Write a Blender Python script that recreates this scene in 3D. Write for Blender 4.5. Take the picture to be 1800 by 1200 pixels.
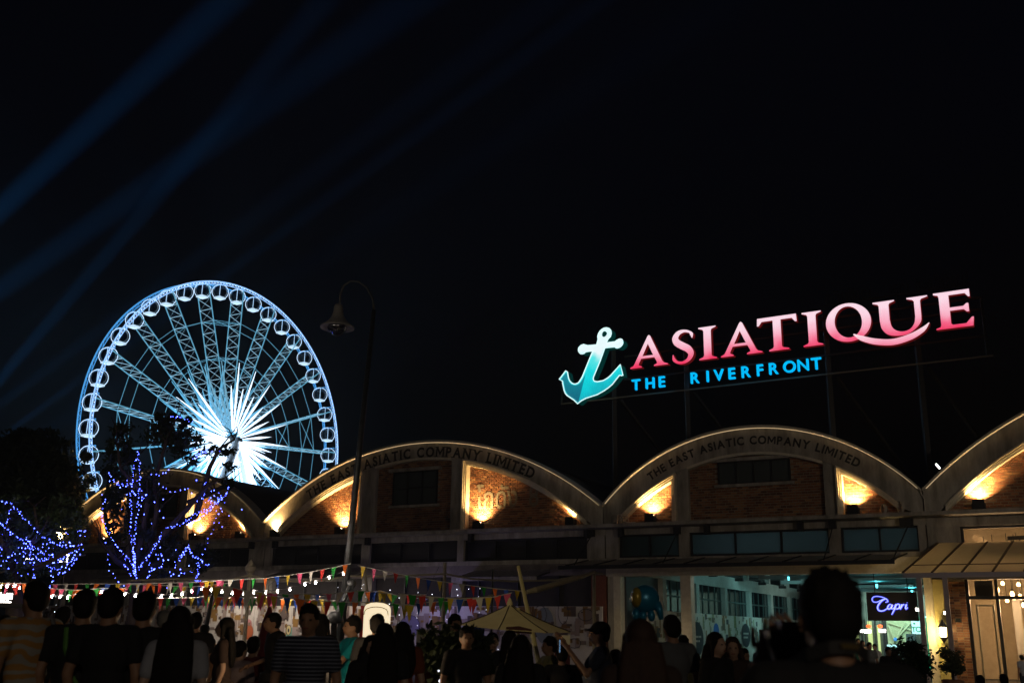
import bpy, bmesh, math, random
from mathutils import Vector, Matrix
R=math.radians; PI=math.pi
random.seed(7)
S=bpy.context.scene
for o in list(bpy.data.objects): bpy.data.objects.remove(o)
# ---------------- camera ----------------
PITCH=math.atan(512/1800.); ROLL=R(0.9); EYE=1.5
fw=Vector((0,math.cos(PITCH),math.sin(PITCH))); r0=Vector((1,0,0)); u0=r0.cross(fw)
rt=r0*math.cos(ROLL)+u0*math.sin(ROLL); up=-r0*math.sin(ROLL)+u0*math.cos(ROLL)
cd=bpy.data.cameras.new('camera'); cam=bpy.data.objects.new('camera',cd); S.collection.objects.link(cam)
cam.matrix_world=Matrix(((rt.x,up.x,-fw.x,0),(rt.y,up.y,-fw.y,0),(rt.z,up.z,-fw.z,EYE),(0,0,0,1)))
cd.lens=36; cd.sensor_width=36; cd.clip_end=3000; cd.clip_start=.1
cd.dof.use_dof=True; cd.dof.focus_distance=45; cd.dof.aperture_fstop=2.4
S.camera=cam
# ---------------- night sky ----------------
W=bpy.data.worlds.new('World'); S.world=W; W.use_nodes=True
nt=W.node_tree; bg=nt.nodes['Background']
sky=nt.nodes.new('ShaderNodeTexSky'); sky.sky_type='NISHITA'; sky.sun_disc=False
sky.sun_elevation=R(-4.0); sky.sun_rotation=R(200); sky.air_density=1.0; sky.dust_density=.6; sky.ozone_density=2.2
nt.links.new(sky.outputs[0],bg.inputs[0]); bg.inputs[1].default_value=0.095
S.view_settings.view_transform='Standard'; S.view_settings.look='None'; S.view_settings.exposure=0; S.view_settings.gamma=1
S.cycles.use_denoising=True; S.cycles.max_bounces=6; S.cycles.diffuse_bounces=3; S.cycles.glossy_bounces=3
S.cycles.transparent_max_bounces=12; S.cycles.sample_clamp_indirect=4; S.cycles.volume_bounces=0
S.cycles.use_light_tree=True
# ---------------- helpers ----------------
def ray(x,y): return fw+rt*((x-900)/1800.)-up*((y-600)/1800.)
def at(x,y,Y):
    d=ray(x,y); return d*(Y/d.y)+Vector((0,0,EYE))
A0=R(-29.0); O=Vector((4.2,44.75,0)); E_=Vector((math.cos(A0),math.sin(A0),0)); N_=Vector((math.sin(A0),-math.cos(A0),0))
def F(s,z,off=0): return O+E_*s+N_*off+Vector((0,0,z))
def fs(x,y,off=0):
    d=ray(x,y); o=O+N_*off-Vector((0,0,EYE)); p=d*(o.dot(N_)/d.dot(N_))+Vector((0,0,EYE)); return (p-O).dot(E_),p.z
COL=S.collection
def tag(o,label=None,cat=None,group=None,kind=None):
    if label: o['label']=label
    if cat: o['category']=cat
    if group: o['group']=group
    if kind: o['kind']=kind
    return o
def empty(name,loc,label=None,cat=None,group=None,rz=0):
    o=bpy.data.objects.new(name,None); COL.objects.link(o); o.location=loc; o.rotation_euler=(0,0,rz)
    o.empty_display_size=.2
    return tag(o,label,cat,group)
def wloc(o):
    v=Vector((0,0,0))
    while o: v+=Vector(o.location); o=o.parent
    return v
class MB:
    def __init__(s): s.v=[]; s.f=[]
    def add(s,vs,fs_):
        n=len(s.v); s.v+= [Vector(v) for v in vs]; s.f+=[tuple(i+n for i in f) for f in fs_]; return s
    def obox(s,c,ax,ay,az):   # centre, three half-axis vectors
        c=Vector(c); vs=[c+ax*i+ay*j+az*k for i in(-1,1) for j in(-1,1) for k in(-1,1)]
        return s.add(vs,[(0,1,3,2),(4,6,7,5),(0,4,5,1),(2,3,7,6),(0,2,6,4),(1,5,7,3)])
    def box(s,c,sz,rz=0):
        ca,sa=math.cos(rz),math.sin(rz)
        return s.obox(c,Vector((ca,sa,0))*sz[0]/2,Vector((-sa,ca,0))*sz[1]/2,Vector((0,0,sz[2]/2)))
    def fbox(s,s0,s1,z0,z1,o0,o1):  # box in facade coordinates
        return s.obox(F((s0+s1)/2,(z0+z1)/2,(o0+o1)/2),E_*(s1-s0)/2,N_*(o1-o0)/2,Vector((0,0,(z1-z0)/2)))
    def bar(s,p,q,w,h=None):
        p=Vector(p);q=Vector(q);d=q-p; L=d.length
        if L<1e-6: return s
        d/=L; a=d.cross(Vector((0,0,1)))
        if a.length<.05: a=d.cross(Vector((1,0,0)))
        a.normalize(); b=a.cross(d); h=h or w
        return s.obox((p+q)/2,a*w/2,b*h/2,d*L/2)
    def tube(s,pts,r,seg=6,cap=True):
        pts=[Vector(p) for p in pts]; n=len(pts)
        rs=r if isinstance(r,(list,tuple)) else [r]*n
        base=len(s.v); pa=None
        for i,p in enumerate(pts):
            d=(pts[min(i+1,n-1)]-pts[max(i-1,0)])
            if d.length<1e-7: d=Vector((0,0,1))
            d.normalize()
            if pa is None:
                a=d.cross(Vector((0,0,1)))
                if a.length<.1: a=d.cross(Vector((1,0,0)))
            else: a=pa-d*pa.dot(d)
            a.normalize(); pa=a; b=d.cross(a)
            for k in range(seg):
                t=2*PI*k/seg; s.v.append(p+(a*math.cos(t)+b*math.sin(t))*rs[i])
        for i in range(n-1):
            for k in range(seg):
                k2=(k+1)%seg; s.f.append((base+i*seg+k,base+i*seg+k2,base+(i+1)*seg+k2,base+(i+1)*seg+k))
        if cap: s.f.append(tuple(base+k for k in range(seg))[::-1]); s.f.append(tuple(base+(n-1)*seg+k for k in range(seg)))
        return s
    def ring(s,c,a,b,R_,r,seg=32,rs=5):
        base=len(s.v); c=Vector(c); nrm=a.cross(b).normalized()
        for i in range(seg):
            t=2*PI*i/seg; d=a*math.cos(t)+b*math.sin(t)
            for k in range(rs):
                u=2*PI*k/rs; s.v.append(c+d*(R_+r*math.cos(u))+nrm*r*math.sin(u))
        for i in range(seg):
            j=(i+1)%seg
            for k in range(rs):
                l=(k+1)%rs; s.f.append((base+i*rs+k,base+j*rs+k,base+j*rs+l,base+i*rs+l))
        return s
    def lathe(s,c,prof,seg=16,ax=Vector((0,0,1))):
        a=ax.orthogonal().normalized(); b=ax.cross(a); base=len(s.v); c=Vector(c)
        for r,z in prof:
            for k in range(seg):
                t=2*PI*k/seg; s.v.append(c+ax*z+(a*math.cos(t)+b*math.sin(t))*max(r,1e-4))
        for i in range(len(prof)-1):
            for k in range(seg):
                l=(k+1)%seg; s.f.append((base+i*seg+k,base+i*seg+l,base+(i+1)*seg+l,base+(i+1)*seg+k))
        return s
    def ell(s,c,rx,ry,rz,seg=12,rings=8,M=None):
        c=Vector(c); base=len(s.v)
        for i in range(rings+1):
            ph=PI*i/rings
            for k in range(seg):
                t=2*PI*k/seg; v=Vector((rx*math.sin(ph)*math.cos(t),ry*math.sin(ph)*math.sin(t),rz*math.cos(ph)))
                if M: v=M@v
                s.v.append(c+v)
        for i in range(rings):
            for k in range(seg):
                l=(k+1)%seg; s.f.append((base+i*seg+k,base+(i+1)*seg+k,base+(i+1)*seg+l,base+i*seg+l))
        return s
    def poly(s,pts,d):   # planar outline extruded along d
        n=len(pts); pts=[Vector(p) for p in pts]; d=Vector(d)
        return s.add(pts+[p+d for p in pts],[tuple(range(n)),tuple(range(2*n-1,n-1,-1))]+[(i,i+n,(i+1)%n+n,(i+1)%n) for i in range(n)])
    def mesh(s,name,origin=Vector((0,0,0)),smooth=False):
        me=bpy.data.meshes.new(name); me.from_pydata([tuple(v-origin) for v in s.v],[],s.f); me.validate()
        bm=bmesh.new(); bm.from_mesh(me); bmesh.ops.recalc_face_normals(bm,faces=bm.faces); bm.to_mesh(me); bm.free()
        if smooth: me.polygons.foreach_set('use_smooth',[True]*len(me.polygons))
        return me
    def build(s,name,m,parent=None,label=None,cat=None,group=None,kind=None,smooth=False,local=False):
        if not s.v: return None
        if parent is not None:
            org=Vector((0,0,0)) if local else wloc(parent)
        else:
            xs=[v.x for v in s.v]; ys=[v.y for v in s.v]; zs=[v.z for v in s.v]
            org=Vector(((min(xs)+max(xs))/2,(min(ys)+max(ys))/2,min(zs)))
        me=s.mesh(name,org,smooth); me.materials.append(m)
        o=bpy.data.objects.new(name,me); COL.objects.link(o)
        if parent is not None: o.parent=parent
        else: o.location=org
        return tag(o,label,cat,group,kind)
# ---------------- materials ----------------
MATS={}
def mat(name,col,rough=.7,metal=0,emit=None,es=0,noise=0,nscale=4,bump=0,alpha=None,spec=.5,trans=0):
    if name in MATS: return MATS[name]
    m=bpy.data.materials.new(name); m.use_nodes=True; n=m.node_tree.nodes; l=m.node_tree.links
    b=n['Principled BSDF']; b.inputs['Base Color'].default_value=(*col,1); b.inputs['Roughness'].default_value=rough
    b.inputs['Metallic'].default_value=metal; b.inputs['Specular IOR Level'].default_value=spec
    if trans: b.inputs['Transmission Weight'].default_value=trans
    if emit: b.inputs['Emission Color'].default_value=(*emit,1); b.inputs['Emission Strength'].default_value=es
    if noise or bump:
        tc=n.new('ShaderNodeTexCoord'); nz=n.new('ShaderNodeTexNoise'); nz.inputs['Scale'].default_value=nscale; nz.inputs['Detail'].default_value=8; nz.inputs['Roughness'].default_value=.65
        l.new(tc.outputs['Object'],nz.inputs['Vector'])
        if noise:
            mx=n.new('ShaderNodeMix'); mx.data_type='RGBA'; mx.blend_type='MULTIPLY'; mx.inputs[0].default_value=1
            cr=n.new('ShaderNodeValToRGB'); cr.color_ramp.elements[0].position=.3; cr.color_ramp.elements[1].position=.7
            k=1-noise; cr.color_ramp.elements[0].color=(k,k*.97,k*.93,1); cr.color_ramp.elements[1].color=(1,1,1,1)
            l.new(nz.outputs[0],cr.inputs[0]); mx.inputs[6].default_value=(*col,1); l.new(cr.outputs[0],mx.inputs[7]); l.new(mx.outputs[2],b.inputs['Base Color'])
        if bump:
            bp=n.new('ShaderNodeBump'); bp.inputs['Strength'].default_value=bump; bp.inputs['Distance'].default_value=.02; l.new(nz.outputs[0],bp.inputs['Height']); l.new(bp.outputs[0],b.inputs['Normal'])
    MATS[name]=m; return m
def emis(name,col,st): return mat(name,(col[0]*.6,col[1]*.6,col[2]*.6),.5,emit=col,es=st)
def glass(name,tint=(.8,.9,.92),a=.25,rough=.05):
    if name in MATS: return MATS[name]
    m=bpy.data.materials.new(name); m.use_nodes=True; n=m.node_tree.nodes; l=m.node_tree.links
    n.remove(n['Principled BSDF']); g=n.new('ShaderNodeBsdfGlossy'); g.inputs[1].default_value=rough; t=n.new('ShaderNodeBsdfTransparent'); t.inputs[0].default_value=(*tint,1)
    mx=n.new('ShaderNodeMixShader'); mx.inputs[0].default_value=a; l.new(t.outputs[0],mx.inputs[1]); l.new(g.outputs[0],mx.inputs[2]); g.inputs[0].default_value=(.5,.55,.6,1)
    l.new(mx.outputs[0],n['Material Output'].inputs[0]); MATS[name]=m; return m
def brickmat():
    m=mat('brick_clay',(.33,.12,.055),.85,bump=.4,nscale=30); n=m.node_tree.nodes; l=m.node_tree.links; b=n['Principled BSDF']
    oi=n.new('ShaderNodeObjectInfo'); ge=n.new('ShaderNodeNewGeometry'); ad=n.new('ShaderNodeMath'); ad.operation='ADD'; fr=n.new('ShaderNodeMath'); fr.operation='FRACT'
    l.new(oi.outputs['Random'],ad.inputs[0]); l.new(ge.outputs['Random Per Island'],ad.inputs[1]); l.new(ad.outputs[0],fr.inputs[0])
    cr=n.new('ShaderNodeValToRGB'); e=cr.color_ramp.elements; e[0].color=(.10,.038,.02,1); e[1].color=(.36,.19,.085,1)
    x=e.new(.35); x.color=(.20,.072,.032,1); x=e.new(.7); x.color=(.27,.11,.045,1)
    l.new(fr.outputs[0],cr.inputs[0]); nz=[q for q in n if q.type=='TEX_NOISE'][0]
    mx=n.new('ShaderNodeMix'); mx.data_type='RGBA'; mx.blend_type='MULTIPLY'; mx.inputs[0].default_value=.6
    l.new(cr.outputs[0],mx.inputs[6]); l.new(nz.outputs[0],mx.inputs[7]); 
    hs=n.new('ShaderNodeHueSaturation'); hs.inputs['Value'].default_value=1.3; l.new(mx.outputs[2],hs.inputs['Color']); l.new(hs.outputs[0],b.inputs['Base Color'])
    return m
BRICK=brickmat()
MORTAR=mat('mortar',(.30,.26,.20),.9,noise=.4,nscale=8)
CONC=mat('cream_concrete',(.40,.37,.32),.8,noise=.66,nscale=1.7,bump=.5)
def streak(m):
    n=m.node_tree.nodes; l=m.node_tree.links; nz=[q for q in n if q.type=='TEX_NOISE'][0]
    tc=[q for q in n if q.type=='TEX_COORD'][0]; mp=n.new('ShaderNodeMapping'); mp.inputs['Scale'].default_value=(1.4,1.4,.35)
    l.new(tc.outputs['Object'],mp.inputs[0]); l.new(mp.outputs[0],nz.inputs['Vector'])
streak(CONC)
CREAM=mat('cream_paint',(.60,.55,.44),.6,noise=.25,nscale=5)
WHITEP=mat('white_paint',(.7,.68,.62),.6,noise=.2,nscale=5)
DARKM=mat('dark_metal',(.02,.02,.022),.5,.3)
STEEL=mat('grey_steel',(.16,.17,.17),.42,.6,noise=.4,nscale=9)
ROOF=mat('roof_sheet',(.045,.045,.05),.6,.2,noise=.3)
BLACK=mat('black_plastic',(.012,.012,.013),.4)
PAINTK=mat('black_lettering_paint',(.012,.011,.01),.8)
DGLASS=mat('dark_glass',(.01,.012,.015),.08,spec=.8)
# ---------------- ground ----------------
g=MB(); g.add([(-900,-60,0),(900,-60,0),(900,1500,0),(-900,1500,0)],[(0,1,2,3)])
g.build('ground',mat('asphalt',(.05,.05,.05),.8,noise=.4,nscale=1.2,bump=.5),kind='structure')
pv=MB(); pv.add([F(-60,.004,14),F(40,.004,14),F(40,.004,0.1),F(-60,.004,0.1)],[(0,1,2,3)])
pv.build('pavement',mat('paving_concrete',(.16,.15,.14),.75,noise=.35,nscale=2),kind='structure')
# ---------------- text ----------------
GC={}
def glyph(ch,fill=True,offset=0):
    if ch in 'MW': offset=min(offset,.004)
    k=(ch,offset)
    if k in GC: return GC[k]
    if ch=='M':
        hh=max(v[1] for v in glyph('H')[0]); vs,fc=curve_fill([[(0,0),(0,1),(.22,1),(.5,.48),(.78,1),(1,1),(1,0),(.82,0),(.82,.68),(.56,.2),(.44,.2),(.18,.68),(.18,0)]],fill='FRONT'); GC[k]=([(v[0]*hh*1.12,v[1]*hh) for v in vs],fc); return GC[k]
    c=bpy.data.curves.new('t','FONT'); c.body=ch; c.size=1; c.offset=offset; c.resolution_u=4
    o=bpy.data.objects.new('t',c); COL.objects.link(o); dg=bpy.context.evaluated_depsgraph_get(); me=bpy.data.meshes.new_from_object(o.evaluated_get(dg))
    vs=[(v.co.x,v.co.y) for v in me.vertices]; fs_=[tuple(p.vertices) for p in me.polygons]
    bpy.data.objects.remove(o); bpy.data.meshes.remove(me); bpy.data.curves.remove(c)
    GC[k]=(vs,fs_); return GC[k]
def glyph_into(mb,ch,fn,h,w=None,offset=0,flip=False,capref='H'):
    """map glyph: x centred; fn(x,y)->Vector ; h=cap height"""
    vs,fs_=glyph(ch,offset=offset)
    if not vs: return 0
    hv=[v[1] for v in glyph(capref,offset=offset)[0]]; k=h/(max(hv)-min(hv))
    x0=min(v[0] for v in vs); x1=max(v[0] for v in vs); wd=(x1-x0)*k; kx=k if w is None else k*w
    xc=(x0+x1)/2
    mb.add([fn((v[0]-xc)*kx*(-1 if flip else 1),(v[1]-min(hv))*k) for v in vs],fs_)
    return (x1-x0)*kx
def gw(ch,h,w=1,offset=0):
    vs,_=glyph(ch,offset=offset); hv=[v[1] for v in glyph('H',offset=offset)[0]]; k=h/(max(hv)-min(hv))
    if not vs: return .45*h*w
    return (max(v[0] for v in vs)-min(v[0] for v in vs))*k*w
def curve_fill(outlines,name='c',fill='BOTH',extrude=0):
    c=bpy.data.curves.new(name,'CURVE'); c.dimensions='2D'; c.fill_mode=fill; c.extrude=extrude
    for ol in outlines:
        sp=c.splines.new('POLY'); sp.points.add(len(ol)-1); sp.use_cyclic_u=True
        for i,p in enumerate(ol): sp.points[i].co=(p[0],p[1],0,1)
    o=bpy.data.objects.new(name,c); COL.objects.link(o); dg=bpy.context.evaluated_depsgraph_get(); me=bpy.data.meshes.new_from_object(o.evaluated_get(dg))
    r=([tuple(v.co) for v in me.vertices],[tuple(p.vertices) for p in me.polygons])
    bpy.data.objects.remove(o); bpy.data.meshes.remove(me); bpy.data.curves.remove(c); return r
HAZE=True; BEAM=1.6e7
# ================= WAREHOUSE GABLES =================
class Arc:
    def __init__(s,c,half,ze,rise): s.c=c; s.R=(half*half+rise*rise)/(2*rise); s.zc=ze+rise-s.R; s.half=half
    def z(s,x): return s.zc+math.sqrt(max(s.R**2-(x-s.c)**2,0))
def arcs_strip(mb,ao,ai,o0,o1,xs):
    """solid strip between two height functions over xs list"""
    n=len(xs); vs=[]
    for x in xs:
        zo,zi=ao(x),ai(x); vs+=[F(x,zo,o0),F(x,zi,o0),F(x,zo,o1),F(x,zi,o1)]
    fc=[]
    for i in range(n-1):
        a=i*4;b=a+4
        fc+=[(a+2,b+2,b+3,a+3),(a,a+1,b+1,b),(a,b,b+2,a+2),(a+1,a+3,b+3,b+1)]
    fc+=[(0,2,3,1),((n-1)*4,(n-1)*4+1,(n-1)*4+3,(n-1)*4+2)]
    mb.add(vs,fc)
def lin(a,b,n): return [a+(b-a)*i/n for i in range(n+1)]
def warehouse(sL,sR,apo,api,pil,label,text=None,style=None,smax=None,win=None,painted=None):
    c=(sL+sR)/2; W2=(sR-sL)/2
    root=empty('brick_warehouse',F(c,0,0),label,'warehouse')
    ao=Arc(c,W2,6.8,apo-6.8); ai=Arc(c,W2-.5,6.0,api-6.0)
    end=smax if smax else sR
    # roof vault
    mb=MB(); xs=lin(sL,sR,24); vs=[]
    for x in xs: vs+=[F(x,ao.z(x)-.05,.0),F(x,ao.z(x)-.05,-44)]
    mb.add(vs,[(2*i,2*i+1,2*i+3,2*i+2) for i in range(24)]); mb.build('roof',ROOF,root)
    # gable wall backing (mortar)
    mb=MB(); xs=lin(sL+.55,sR-.55,28)
    arcs_strip(mb,lambda x:ai.z(x)+.1,lambda x:5.9,-.25,0,xs); gw_=mb.build('gable_wall',MORTAR,root)
    # arch band
    mb=MB(); xs=lin(sL+.02,sR-.02,40)
    def inz(x):
        return ai.z(x) if abs(x-c)<W2-.52 else 6.02
    arcs_strip(mb,lambda x:ao.z(x),inz,-.1,.32,xs); band=mb.build('arch_band',CONC,root)
    # cap moulding (projecting lip)
    mb=MB(); arcs_strip(mb,lambda x:ao.z(x)+.07,lambda x:ao.z(x)-.035,-.2,.52,xs); mb.build('arch_cap',CREAM,root)
    q=MB(); xx=lin(sL+.15,sR-.15,60)
    for a_,b_ in zip(xx[:-1],xx[1:]): q.bar(F(a_,ao.z(a_)-.055,.46),F(b_,ao.z(b_)-.055,.46),.035,.02)
    q.build('cove_light',emis('warm_cove_strip',(1,.74,.42),.5),root)
    # pilasters
    for (a,b) in pil:
        mb=MB(); arcs_strip(mb,lambda x:ai.z(x)+.02,lambda x:6.02,-.05,.26,lin(a,b,3)); mb.build('pilaster',CONC,root)
    # side panel mouldings: stepped profile along arc and along pilaster
    def mould(x0,x1,side):
        for (w,o) in ((.20,.36),(.13,.40),(.06,.44)):
            mb=MB()
            arcs_strip(mb,lambda x:ai.z(x)+.015,lambda x:ai.z(x)-w*1.25,.0+.002*w,o,lin(x0,x1,18))
            if side>0: mb.fbox(x0-.02,x0+w,6.02,ai.z(x0)-w*1.2,0,o-.004)
            else: mb.fbox(x1-w,x1+.02,6.02,ai.z(x1)-w*1.2,0,o-.004)
            yield mb
    for i,(x0,x1,sd) in enumerate(((sL+.75,pil[0][0]-.02,-1),(pil[1][1]+.02,sR-.75,1))):
        if x0>end: continue
        x1=min(x1,sR-.7)
        m_=MB()
        for q in mould(x0,x1,sd): m_.add(q.v,q.f)
        m_.build('panel_moulding',CREAM,root)
    if win:
        mb=MB(); x=lin(pil[0][1],pil[1][0],14); arcs_strip(mb,lambda x:ai.z(x)+.01,lambda x:ai.z(x)-.1,0,.36,x); mb.build('panel_moulding',CREAM,root)
    # bricks
    course=.105; L=.228; hb=.081
    cand=[]
    nr=int((api-6)/course)+1
    for r in range(nr):
        z=6.04+r*course+hb/2; off=(r%2)*L/2*1.03
        x=sL+.6+off
        while x<min(sR-.6,end):
            xc=x+L/2; x+=L+.021
            if z>ai.z(xc)+.02: continue
            if any(a+.1<xc<b-.1 for a,b in pil): continue
            if win and win[0]-.02<xc<win[1]+.02 and win[2]<z<win[3]: continue
            cand.append((xc,z))
    # nearest to the uplights / right side first: these show largest
    cand.sort(key=lambda p:-(p[0]+random.random()*.01))
    side=[p for p in cand if p[0]>pil[1][1] or p[0]<pil[0][0]]; mid=[p for p in cand if not(p[0]>pil[1][1] or p[0]<pil[0][0])]
    order=side+mid; solo=order[:290]; rest=order[290:]
    ang=A0
    vars_=[]
    for k in range(6):
        q=MB(); d=.018+.006*k/5; q.obox(Vector((0,0,0)),Vector((L/2-.002*(k%3),0,0)),Vector((0,d,0)),Vector((0,0,hb/2-.0015*(k%2))))
        for vv in q.v: vv.x+=random.uniform(-.004,.004); vv.z+=random.uniform(-.003,.003)
        me=q.mesh('brick'); me.materials.append(BRICK); vars_.append(me)
    gl=wloc(gw_)
    for (x,z) in solo:
        o=bpy.data.objects.new('brick',random.choice(vars_)); COL.objects.link(o); o.parent=gw_
        o.location=F(x,z,.002)-gl; o.rotation_euler=(0,0,ang+random.uniform(-.015,.015))
    q=MB()
    for (x,z) in rest:
        d=random.uniform(.012,.026); w=L/2-random.uniform(0,.005)
        q.obox(F(x,z,0),E_*w,N_*d,Vector((0,0,hb/2-random.uniform(0,.004))))
    q.build('brickwork',BRICK,gw_,kind='stuff')
    # window
    if win:
        x0,x1,z0,z1,nx,nz=win
        m_=MB(); m_.fbox(x0,x1,z0,z1,.0,.03); w=m_.build('window',DARKM,root)
        for i in range(nx):
            for j in range(nz):
                a=x0+.06+(x1-x0-.06)*i/nx; b=x0+(x1-x0-.06)*(i+1)/nx; e=z0+.06+(z1-z0-.06)*j/nz; f_=z0+(z1-z0-.06)*(j+1)/nz
                MB().fbox(a,b,e,f_,.03,.036).build('pane',mat('inner_lit_pane',(.05,.06,.055),.25),w)  # slight light from inside is put into the pane colour
        fr=MB()
        for i in range(nx+1):
            a=x0+(x1-x0-.06)*i/nx; fr.fbox(a,a+.06,z0,z1,.032,.09)
        for j in range(nz+1):
            a=z0+(z1-z0-.06)*j/nz; fr.fbox(x0,x1,a,a+.05,.032,.085)
        fr.build('frame',DARKM,w)
        MB().fbox(x0-.15,x1+.15,z0-.13,z0-.001,0,.16).build('sill',CONC,w)
        MB().fbox(x0-.2,x1+.2,z1+.001,z1+.14,0,.22).build('lintel',CONC,w)
    if text:
        R_,h,a0,a1,wsc,off,serif,body=text
        tot=sum((gw(ch,h,wsc,off)+h*.2) if ch!=' ' else h*.55 for ch in body)
        k=(R(a1)-R(a0))*R_/tot; wsc=wsc*min(k,1.15)*.98; tot=sum((gw(ch,h,wsc,off)+h*.2) if ch!=' ' else h*.55 for ch in body); k=(R(a1)-R(a0))*R_/tot; pos=0
        bl=wloc(band)
        for ch in body:
            if ch==' ': pos+=h*.55; continue
            w_=gw(ch,h,wsc,off); mid_=(pos+w_/2)*k; pos+=w_+h*.2
            th=R(a0)+mid_/R_
            q=MB()
            def fn(x,y,e=0): 
                rr=R_+y; return F(c+math.sin(th)*rr+math.cos(th)*x, ao.zc+math.cos(th)*rr-math.sin(th)*x,.324+e)
            if len(ch)==1: glyph_into(q,ch,fn,h,wsc,off)
            if serif:
                t=h*.085; ww=w_/2
                feet={'T':[0],'H':[-ww*.78,ww*.78],'E':[-ww*.75],'A':[-ww*.85,ww*.85],'I':[0],'M':[-ww*.85,ww*.85],'P':[-ww*.72],'N':[-ww*.8],'Y':[0],'L':[-ww*.72],'D':[-ww*.75]}.get(ch,[])
                tops={'H':[-ww*.78,ww*.78],'E':[-ww*.75],'I':[0],'M':[-ww*.85,ww*.85],'P':[-ww*.72],'N':[-ww*.8,ww*.8],'Y':[-ww*.85,ww*.85],'L':[-ww*.72],'D':[-ww*.75]}.get(ch,[])
                sw=h*.2
                for y,lst in ((0,feet),(h-t,tops)):
                    for x in lst: q.add([fn(x-sw,y,.002),fn(x+sw,y,.002),fn(x+sw,y+t,.002),fn(x-sw,y+t,.002)],[(0,1,2,3)])
            q.build('letter',PAINTK,band)
    if painted:
        s0,z0,h,txt=painted; q=MB(); x=s0
        for ch in txt:
            q=MB()
            if ch==' ': x+=h*.5; continue
            w_=gw(ch,h,.8,.012); xx=x+w_/2
            glyph_into(q,ch,lambda a,b:F(xx+a,z0+b,.034),h,.8,.012); x+=w_+h*.12
            q.build('painted_lettering',mat('faded_white_paint',(.24,.21,.16),.9,noise=.5,nscale=14),root)
    return root,ao,ai
g2,ao2,ai2=warehouse(-19.15,0,10.3,9.55,[(-12.92,-12.22),(-7.82,-7.16)],'wide brick warehouse left of the anchor sign with slab-serif lettering on its arch',
    text=(14.8-.68,.50,-28.5,26,1.0,.035,True,'THE EAST ASIATIC COMPANY LIMITED'),win=(-11.3,-8.72,7.36,8.98,3,2),painted=(-6.55,7.0,.95,('โกดัง',' ','8')))
g3,ao3,ai3=warehouse(0,12.97,9.73,8.72,[(3.34,3.84),(9.38,9.86)],'brick warehouse under the big rooftop sign with wide sans lettering on its arch',
    text=(8.57-.62,.35,-32.5,32.5,1.35,.036,False,'THE EAST ASIATIC COMPANY LIMITED'),win=(5.08,8.06,7.5,8.42,4,1))
g4,ao4,ai4=warehouse(12.97,33,10.9,10.1,[(20,20.7),(25,25.7)],'brick warehouse at the right edge rising out of the picture',smax=19)
g1,ao1,ai1=warehouse(-35.1,-19.15,10.05,9.2,[(-29.4,-28.8),(-25.45,-24.8)],'smaller brick warehouse at far left behind the tree with blue lights',win=(-28.4,-25.9,7.4,8.7,3,2))
# ledges, clerestory, walls below
def frosted():
    if 'frosted_glass' in MATS: return MATS['frosted_glass']
    m=mat('frosted_glass',(.06,.07,.07),.15,noise=.5,nscale=1.2); n=m.node_tree.nodes; l=m.node_tree.links; t=n.new('ShaderNodeBsdfTranslucent'); t.inputs[0].default_value=(.34,.40,.42,1); mx=n.new('ShaderNodeMixShader'); mx.inputs[0].default_value=.45; l.new(n['Principled BSDF'].outputs[0],mx.inputs[1]); l.new(t.outputs[0],mx.inputs[2]); l.new(mx.outputs[0],n['Material Output'].inputs[0]); return m
def lower(root,sL,sR,cols,bays,dark=True):
    MB().fbox(sL+.003,sR-.003,5.86,6.0,-.3,.95).build('ledge',CONC,root)
    MB().fbox(sL+.003,sR-.003,5.6,5.858,-.3,.10).build('lintel_beam',CONC,root)
    MB().fbox(sL+.003,sR-.003,4.45,4.64,-.3,.10).build('sill_beam',CONC,root)
    for a,b in cols: MB().fbox(a,b,4.642,5.598,-.3,.14).build('column',CONC,root)
    for a,b,n in bays:
        m_=MB().fbox(a,b,4.65,5.59,-.16,-.10); w=m_.build('clerestory_window',DARKM if dark else frosted(),root)
        fr=MB()
        for i in range(n+1):
            x=a+(b-a-.06)*i/n; fr.fbox(x,x+.07,4.65,5.59,-.2,.0)
        fr.fbox(a,b,5.53,5.595,-.2,-.002); fr.fbox(a,b,4.645,4.72,-.2,-.002); fr.build('frame',DARKM,w)
    for x in lin(sL+.8,sR-.8,3):
        MB().fbox(x-.1,x+.1,5.5,5.85,.14,.4).build('bracket',DARKM,root)
lower(g2,-19.15,0,[(-19.1,-18.7),(-12.95,-12.45),(-7.45,-7.1),(-.85,-.03)],[(-18.7,-12.95,4),(-12.45,-7.45,3),(-7.1,-.85,4)])
lower(g1,-35.1,-19.15,[(-35.0,-34.5),(-29.5,-29),(-25.3,-24.8),(-20.2,-19.2)],[(-34.5,-29.5,3),(-29,-25.3,3),(-24.8,-20.2,3)])
lower(g3,0,12.97,[(.03,.62),(3.32,3.76),(9.4,9.84),(12.66,12.93)],[(.62,3.32,2),(3.76,9.4,3),(9.84,12.66,2)],dark=False)
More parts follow.
